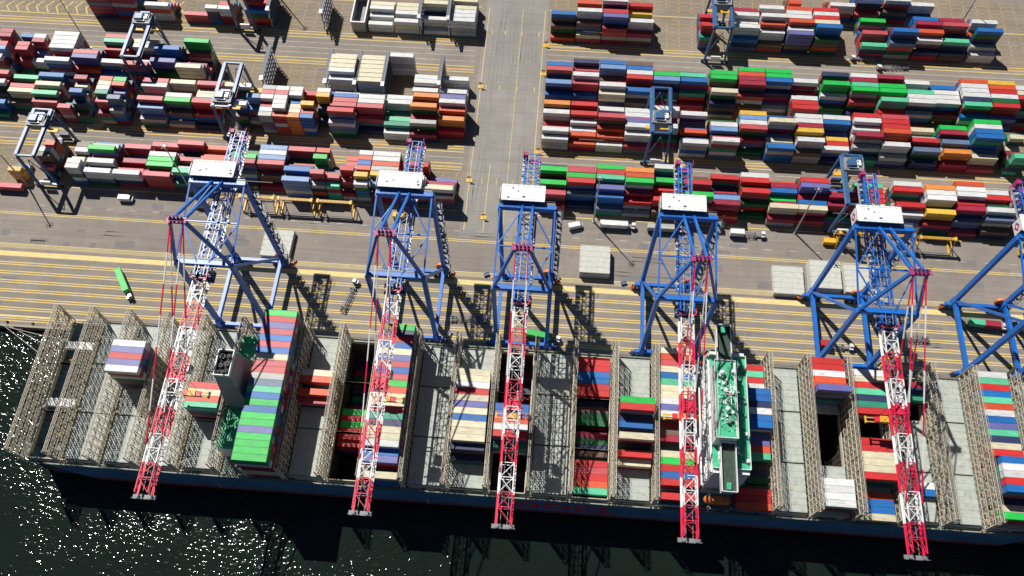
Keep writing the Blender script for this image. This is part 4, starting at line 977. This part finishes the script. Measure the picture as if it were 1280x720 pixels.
# ------------------------------------------------------------------ reefer racks
def rack(x, y0, y1, lab):
    r = empty('reefer_rack', (x, y0, 0)); n = int((y1-y0)/2.65); L_ = n*2.65
    for xx in (-.75,.75):
        t = MB()
        for i in range(n+1): t.bar((xx,i*2.65,0),(xx,i*2.65,13.6),.2)
        for k in range(5): t.bar((xx,0,2.7*k+2.6),(xx,L_,2.7*k+2.6),.16,.2)
        for i in range(n): t.bar((xx,i*2.65,0 if i%2 else 5.2),(xx,(i+1)*2.65,5.2 if i%2 else 0),.12)
        t.build('frame', M_rack, r)
    for k in range(5):
        t = MB(); t.box(-.7,.7,0,L_,2.7*k+2.62,2.7*k+2.7)
        for xx in (-.72,.72): t.bar((xx,0,2.7*k+3.7),(xx,L_,2.7*k+3.7),.07)
        t.build('walkway', M_rack, r)
    t = MB()
    for k in range(5): t.bar((0,-.3-(2.2 if k%2 else 0),2.7*k),(0,-.3-(0 if k%2 else 2.2),2.7*k+2.7),.8,.12)
    for z in (13.6,): t.box(-.8,.8,-2.6,0,z,z+.1)
    t.build('stairs', M_alu, r)
    tag(r, lab, 'rack', 'steel racks for refrigerated containers')
rack(-140.8,265.8,284.5,'dark steel reefer rack standing alone in the third block, left of the white containers')
rack(-147.0,309.5,328,'dark steel reefer rack at the top, left one of two on the empty slots')
rack(-120.2,309.5,328,'dark steel reefer rack at the top, left of the roofless steel box')
rack(-110.6,266.0,285.0,'steel reefer rack along the left end of the cream containers')
rack(-96.5,266.0,285.0,'steel reefer rack between the two columns of cream containers')
rack(-83.2,266.0,285.5,'steel reefer rack right of the second cream column, in front of bare slots')
rack(-56.9,268.5,285.5,'thin steel reefer rack between the two rightmost white container columns')
rack(-71.5,309.5,326,'steel reefer rack between white containers near the top, second from the road')
rack(-57.2,309.5,326,'steel reefer rack between white containers near the top, nearest the road')
# roofless steel box
r = empty('roofless_steel_box', (-103.2, 318.6, 0)); tag(r, 'long roofless grey box with white rim left of the top white containers', 'steel box')
t = MB()
for x in (-3.4,3.4): t.box(x-.12,x+.12,-9.6,9.6,0,6.6)
for y in (-9.6,9.6): t.box(-3.28,3.28,y-.12,y+.12,0,6.6)
for i in range(9):
    for x in (-3.55,3.55): t.box(x-.08,x+.08,-9+i*2.2,-8.8+i*2.2,0,6.5)
t.build('wall', M_funnel, r)
t = MB()
for x in (-3.4,3.4): t.box(x-.3,x+.3,-9.9,9.9,6.6,6.9)
for y in (-9.6,9.6): t.box(-3.1,3.1,y-.3,y+.3,6.6,6.9)
t.build('rim', M_white, r)
t = MB(); t.box(-3.28,3.28,-9.48,9.48,.2,1.4); t.build('floor', M_grey, r)

# ------------------------------------------------------------------ hatch panels parked on the quay
pm = hatch_mb(12.9, 13.4)
pm = pm.mesh('hatch_panel', M_slab)
ST = [(19.6,182.8,5,'stack in the middle of the apron'),(-119.2,182.2,3,'stack under the leftmost crane'),
      (102.0,179.6,3,'left one of three stacks under the fifth crane'),(117.2,182.6,5,'middle one of three stacks under the fifth crane'),(132.2,182.4,3,'right one of three stacks under the fifth crane')]
PO = {3:['bottom','middle','top'],5:['bottom','second','middle','fourth','top']}
for x, y, n, where in ST:
    for k in range(n):
        o = bpy.data.objects.new('hatch_panel', pm); col.objects.link(o); o.location = (x+R.uniform(-.12,.12), y+R.uniform(-.12,.12), .75+k*.95)
        tag(o, f"{PO[n][k]} pale hatch panel in the {where}", 'hatch panel', 'hatch panels parked on the quay')

# ------------------------------------------------------------------ yellow gantry frames
def frame_root():
    r = empty('yellow_access_frame', (0,0,0))
    t = MB(); t.box(-7.9,7.9,-.6,.6,7.7,8.4,0)
    for i in range(22): t.box(-6.6+i*.6,-6.35+i*.6,-.5,.5,8.4,8.42,1)
    for x in (-7.4,7.4): t.box(x-.5,x+.5,-.9,.9,7.5,8.6,0)
    t.build('top_beam', [M_yel, M_haz], r)
    for sx in (-1,1):
        t = MB()
        for y in (-3.4,3.4): t.bar((sx*7.4,y,.3),(sx*7.4,y*.25,7.6),.28,.36); 
        t.bar((sx*7.4,-3.4,.3),(sx*7.4,3.4,.3),.6,.6); t.bar((sx*7.4,-1.9,3.6),(sx*7.4,1.9,3.6),.3)
        t.build('end_frame', M_yel, r)
    t = MB()
    for y in (-3.4,3.4): t.bar((-7.4,y,.4),(7.4,y,.4),.3); t.bar((-7.4,y,1.4),(7.4,y,1.4),.12)
    t.build('ground_rail', M_rack, r); return r
fp = frame_root()
FR = [(-113.8,'left of the pair just right of the leftmost crane'),(-96.2,'right of the pair just right of the leftmost crane'),(-131.0,'half hidden under the top beam of the leftmost crane'),
      (165.6,'right of the fifth crane, its whole length in view'),(148.6,'directly behind the fifth crane, second from the right'),(131.6,'behind the left leg of the fifth crane')]
for i, (x, lab) in enumerate(FR):
    r = fp if i == 0 else copy_tree(fp); r.location = (x, 201.6, 0); tag(r, 'yellow steel frame ' + lab, 'steel frame', 'yellow frames behind the quay cranes')

# ------------------------------------------------------------------ lamp masts
def mast():
    r = empty('lamp_mast', (0,0,0))
    t = MB(); t.tube((0,0,0),(0,0,34.6),.42,.18,10); t.tube((0,0,0),(0,0,.5),.8,.8,10); t.build('pole', M_alu, r)
    t = MB(); t.tube((0,0,34.4),(0,0,34.6),.55,.55,12); hd = t.build('lamp_ring', M_alu, r)
    for k in range(6):
        a = k*math.pi/3; t = MB(); c = Vector((1.25*math.cos(a),1.25*math.sin(a),34.3)); t.box(c.x-.24,c.x+.24,c.y-.22,c.y+.22,34.1,34.4); t.build('floodlight', M_grey, hd)
    return r
mp_ = mast()
MS = [(18.6,204.5,'at the foot of the nearest stacks above the middle quay crane'),(107.2,205.0,'left of the fifth crane, leaning right in view'),(-164.5,207.6,'left of the leftmost quay crane'),
      (-236.5,288.5,'at upper left, beside the hatched road marking'),(197.5,331.0,'at the top right on bare asphalt'),(-240.8,205.8,'near the left edge by the nearest block'),(-148.5,329.5,'at the top left by the empty reefer racks')]
for i, (x, y, lab) in enumerate(MS):
    r = mp_ if i == 0 else copy_tree(mp_); r.location = (x, y, 0); tag(r, 'tall grey floodlight mast ' + lab, 'lamp mast', 'floodlight masts')

# ------------------------------------------------------------------ yard tractors with trailers
def tractor(full):
    r = empty('terminal_tractor', (0,0,0))
    t = MB(); t.box(-6.4,5.6,-.45,-.25,1.0,1.3); t.box(-6.4,5.6,.25,.45,1.0,1.3)
    for x in (-6.2,-4,-2,0,2,4,5.4): t.box(x-.12,x+.12,-1.2,1.2,1.0,1.32)
    for y in (-1.2,1.2): t.box(-6.4,5.6,y-.06,y+.06,1.05,1.28)
    ch = t.build('trailer', M_rack, r)
    t = MB(); t.box(4.6,9.4,-.55,.55,.7,1.1); t.box(7.4,9.2,-1.25,1.25,.9,1.6); t.build('chassis', M_rack, r)
    t = MB(); t.box(7.5,9.1,-.2,1.2,1.6,3.0); t.box(7.6,9.0,-1.2,-.25,1.6,2.1); cb = t.build('cab', M_cab, r)
    t = MB(); t.box(9.1,9.14,-.1,1.1,2.0,2.85); t.box(7.9,8.9,1.2,1.24,2.0,2.8); t.build('window', M_glass, cb)
    for x in (-5.4,-4.1,5.3,8.3):
        for y in (-1.0,1.0):
            t = MB(); t.tube((x,y-.22,.5),(x,y+.22,.5),.5,n=12); t.build('wheel', M_black, r)
    return r
tp = tractor(True)
TT = [(-181.6,158.8,math.radians(-56),'carrying the bright green container alone on the left quay lanes',[(-.4,40,'g','bright green container on a trailer crossing the left quay lanes')]),
      (-84.0,158.0,math.radians(76),'empty, turning beside the shadow right of the leftmost crane',[]),
      (-33.5,152.2,math.radians(2),'empty, in the shadow right of the second crane',[]),
      (-2.5,146.5,math.radians(-8),'with a green container, under the middle crane boom',[(-.4,40,'g','green container on a trailer under the middle crane boom')]),
      (117.5,150.8,math.radians(-2),'with a red container, between the legs of the fifth crane',[(-3.0,20,'r','short red container on a trailer between the fifth crane legs')]),
      (181.5,164.8,math.radians(-3),'with two short containers, under the crane at right edge',[(-3.3,20,'a','short mint green container on the trailer under the rightmost crane'),(2.9,20,'m','short crimson container on the trailer under the rightmost crane')]),
      (163.0,303.0,math.radians(186),'empty, driving on the road between far yard blocks',[]),
      (151.0,308.0,math.radians(184),'empty, parked in the shadow of a short far stack',[]),
      (-247.0,202.8,math.radians(180),'with a red container at the left edge below the yard',[(-.4,40,'p','faded red container on a trailer at the left edge below the yard')]),
      (27.8,202.2,math.radians(0),'with a white container, first in the queue by the middle lamp mast',[(-.4,40,'w','white container on the trailer next to the middle lamp mast')]),
      (48.5,202.0,math.radians(0),'with a grey container, second in the queue by the middle lamp mast',[(-.4,40,'e','pale grey container on the second queued trailer right of the lamp mast')]),
      (84.5,201.8,math.radians(0),'with a white container, in the queue right of the fourth crane',[(-3.2,20,'w','short white container on the trailer right of the fourth crane')]),
      (152.0,156.5,math.radians(180),'empty, on the lanes between the fifth and sixth crane',[]),
      (62.0,168.0,math.radians(183),'empty, on the landside rail band right of the fourth crane',[])]
for i, (x, y, a, lab, loads) in enumerate(TT):
    r = tp if i == 0 else copy_tree(tp); r.location = (x, y, 0); r.rotation_euler = (0,0,a)
    tag(r, 'white yard tractor ' + lab, 'yard tractor', 'yard tractors with trailers')
    for dx, Ln, c, l2 in loads:
        add_container((x+dx*math.cos(a), y+dx*math.sin(a), 1.33), Ln, c, l2, a, 'containers on trailers')
# white van and yellow service vans
def van(m):
    r = empty('service_van', (0,0,0))
    t = MB(); t.box(-3.2,1.6,-1.15,1.15,.55,2.9); t.box(1.6,3.1,-1.1,1.1,.55,1.7); n = len(t.v)
    t.v += [(1.6,-1.1,1.7),(2.9,-1.1,1.7),(2.9,1.1,1.7),(1.6,1.1,1.7),(1.6,-1,2.7),(2.1,-1,2.7),(2.1,1,2.7),(1.6,1,2.7)]
    for q in ((4,5,6,7),(0,1,5,4),(2,3,7,6),(3,0,4,7)): t.f.append(tuple(n+k for k in q)); t.m.append(0)
    t.f.append(tuple(n+k for k in (1,2,6,5))); t.m.append(1)
    t.build('body', [m, M_glass], r)
    for x in (-2.1,2.1):
        for y in (-1.0,1.0):
            t = MB(); t.tube((x,y-.15,.42),(x,y+.15,.42),.42,n=12); t.build('wheel', M_black, r)
    return r
vw = van(M_cab); vy = van(M_yel)
VS = [(vw,-192.6,200.9,0.0,'plain white box van parked below the left yard block'),(vy,-67.5,200.4,0.0,'yellow service van left of the second crane'),
      (vy,122.0,200.6,0.0,'yellow service van left of the yellow frames by the fifth crane'),(vy,205.6,201.0,math.pi,'yellow service van near the right edge below the stacks'),
      (vw,10.6,201.0,.3,'white service van right of the middle crane, left of the lamp mast'),(vy,-157.5,199.8,math.pi,'yellow service van below the leftmost lamp mast')]
used = set()
for p_, x, y, a, lab in VS:
    r = p_ if p_ not in used else copy_tree(p_); used.add(p_); r.location = (x,y,0); r.rotation_euler = (0,0,a); tag(r, lab, 'van', 'service vans behind the cranes')
lbm = MB(); lbm.box(-1.2,1.2,-.6,.6,0,.12); 
for x in (-1.2,1.14): lbm.box(x,x+.06,-.6,.6,.12,1.1)
for y in (-.6,.54): lbm.box(-1.14,1.14,y,y+.06,.12,1.1)
lbm.box(-1.1,1.1,-.5,.5,.3,.8,1)
lbs = [lbm.mesh('lashing_bin', [m_, M_rack]) for m_ in (M_yel, M_cab, M_blue)]
WH = ['beside the landside rail','near the quay edge','between the painted lanes','by the parked hatch panels']
for i, (cx, lab_) in enumerate(((-124.2,'first'),(-54.5,'second'),(-9.2,'third'),(49.8,'fourth'),(119.6,'fifth'))):
    for k, (dx, y, cn, wh) in enumerate(((13.5,174.6,0,'just inland of the right leg of'),(15.8,145.2,1,'near the quay edge right of'),(-16.5,174.2,2,'inland and left of'),(17.5,163.4,0,'on the lanes right of'))):
        o = bpy.data.objects.new('lashing_bin', lbs[cn]); col.objects.link(o); o.location = (cx+dx+R.uniform(-1,1), y, .01); o.rotation_euler = (0,0,R.uniform(-.4,1.6))
        tag(o, f"{['yellow','white','blue'][cn]} lashing bin {wh} the {lab_} crane from left", 'bin', 'lashing bins around the cranes')
# small sign posts with yellow bollards at block corners
sp = MB(); sp.tube((0,0,0),(0,0,3.2),.12,n=6); sp.box(-.9,.9,-.06,.06,2.3,3.5); sp.box(-1.3,1.3,-.9,.9,0,.25)
sm = sp.mesh('block_sign', M_yel)
for i, (x, y, lab) in enumerate(((-38.8,222.5,'by the nearest block, left of the road'),(-38.6,277.5,'by the third block, left of the road'),(-8.4,240.5,'by the second block, right of the road'),(-8.6,287.5,'by the third block, right of the road'),(-30.5,203.0,'alone on the road above the middle crane'),(-8.4,306.0,'by the fourth block, right of the road'))):
    o = bpy.data.objects.new('block_sign', sm); col.objects.link(o); o.location = (x,y,0); tag(o, 'yellow sign post on a base ' + lab, 'sign', 'yellow block signs')

# ------------------------------------------------------------------ camera
Mr = [Vector((0.99712354,0.07544762,-0.00723242)), Vector((0.06372754,-0.8862167,-0.45886682)), Vector((-0.0410299,0.45708601,-0.88847562))]
cam = bpy.data.cameras.new('camera'); co = bpy.data.objects.new('camera', cam); col.objects.link(co)
m3 = Matrix((Mr[0], -Mr[1], -Mr[2])).transposed(); co.matrix_world = Matrix.Translation((0,0,328)) @ m3.to_4x4()
cam.sensor_width = 36; cam.lens = 1077.98/1280*36; cam.clip_start = 1; cam.clip_end = 6000
scene.camera = co

# ------------------------------------------------------------------ light
sd = Vector((-.645*math.cos(math.radians(52)), .764*math.cos(math.radians(52)), math.sin(math.radians(52))))
su = bpy.data.lights.new('sun', 'SUN'); su.energy = 5.0; su.angle = math.radians(.5); su.color = (1.0,.955,.88)
so = bpy.data.objects.new('sun', su); col.objects.link(so); so.rotation_euler = sd.to_track_quat('Z','Y').to_euler()
wd_ = bpy.data.worlds.new('World'); scene.world = wd_; wd_.use_nodes = True; nt = wd_.node_tree
sk = nt.nodes.new('ShaderNodeTexSky'); sk.sky_type = 'NISHITA'; sk.sun_disc = False; sk.sun_elevation = math.radians(52)
sk.sun_rotation = math.atan2(sd.x, sd.y); sk.air_density = .50; sk.dust_density = 0.0; sk.ozone_density = .6
bg = nt.nodes['Background']; bg.inputs['Strength'].default_value = .05; nt.links.new(sk.outputs[0], bg.inputs['Color'])
scene.view_settings.view_transform = 'Standard'; scene.view_settings.look = 'None'; scene.view_settings.exposure = .08; scene.view_settings.gamma = 1
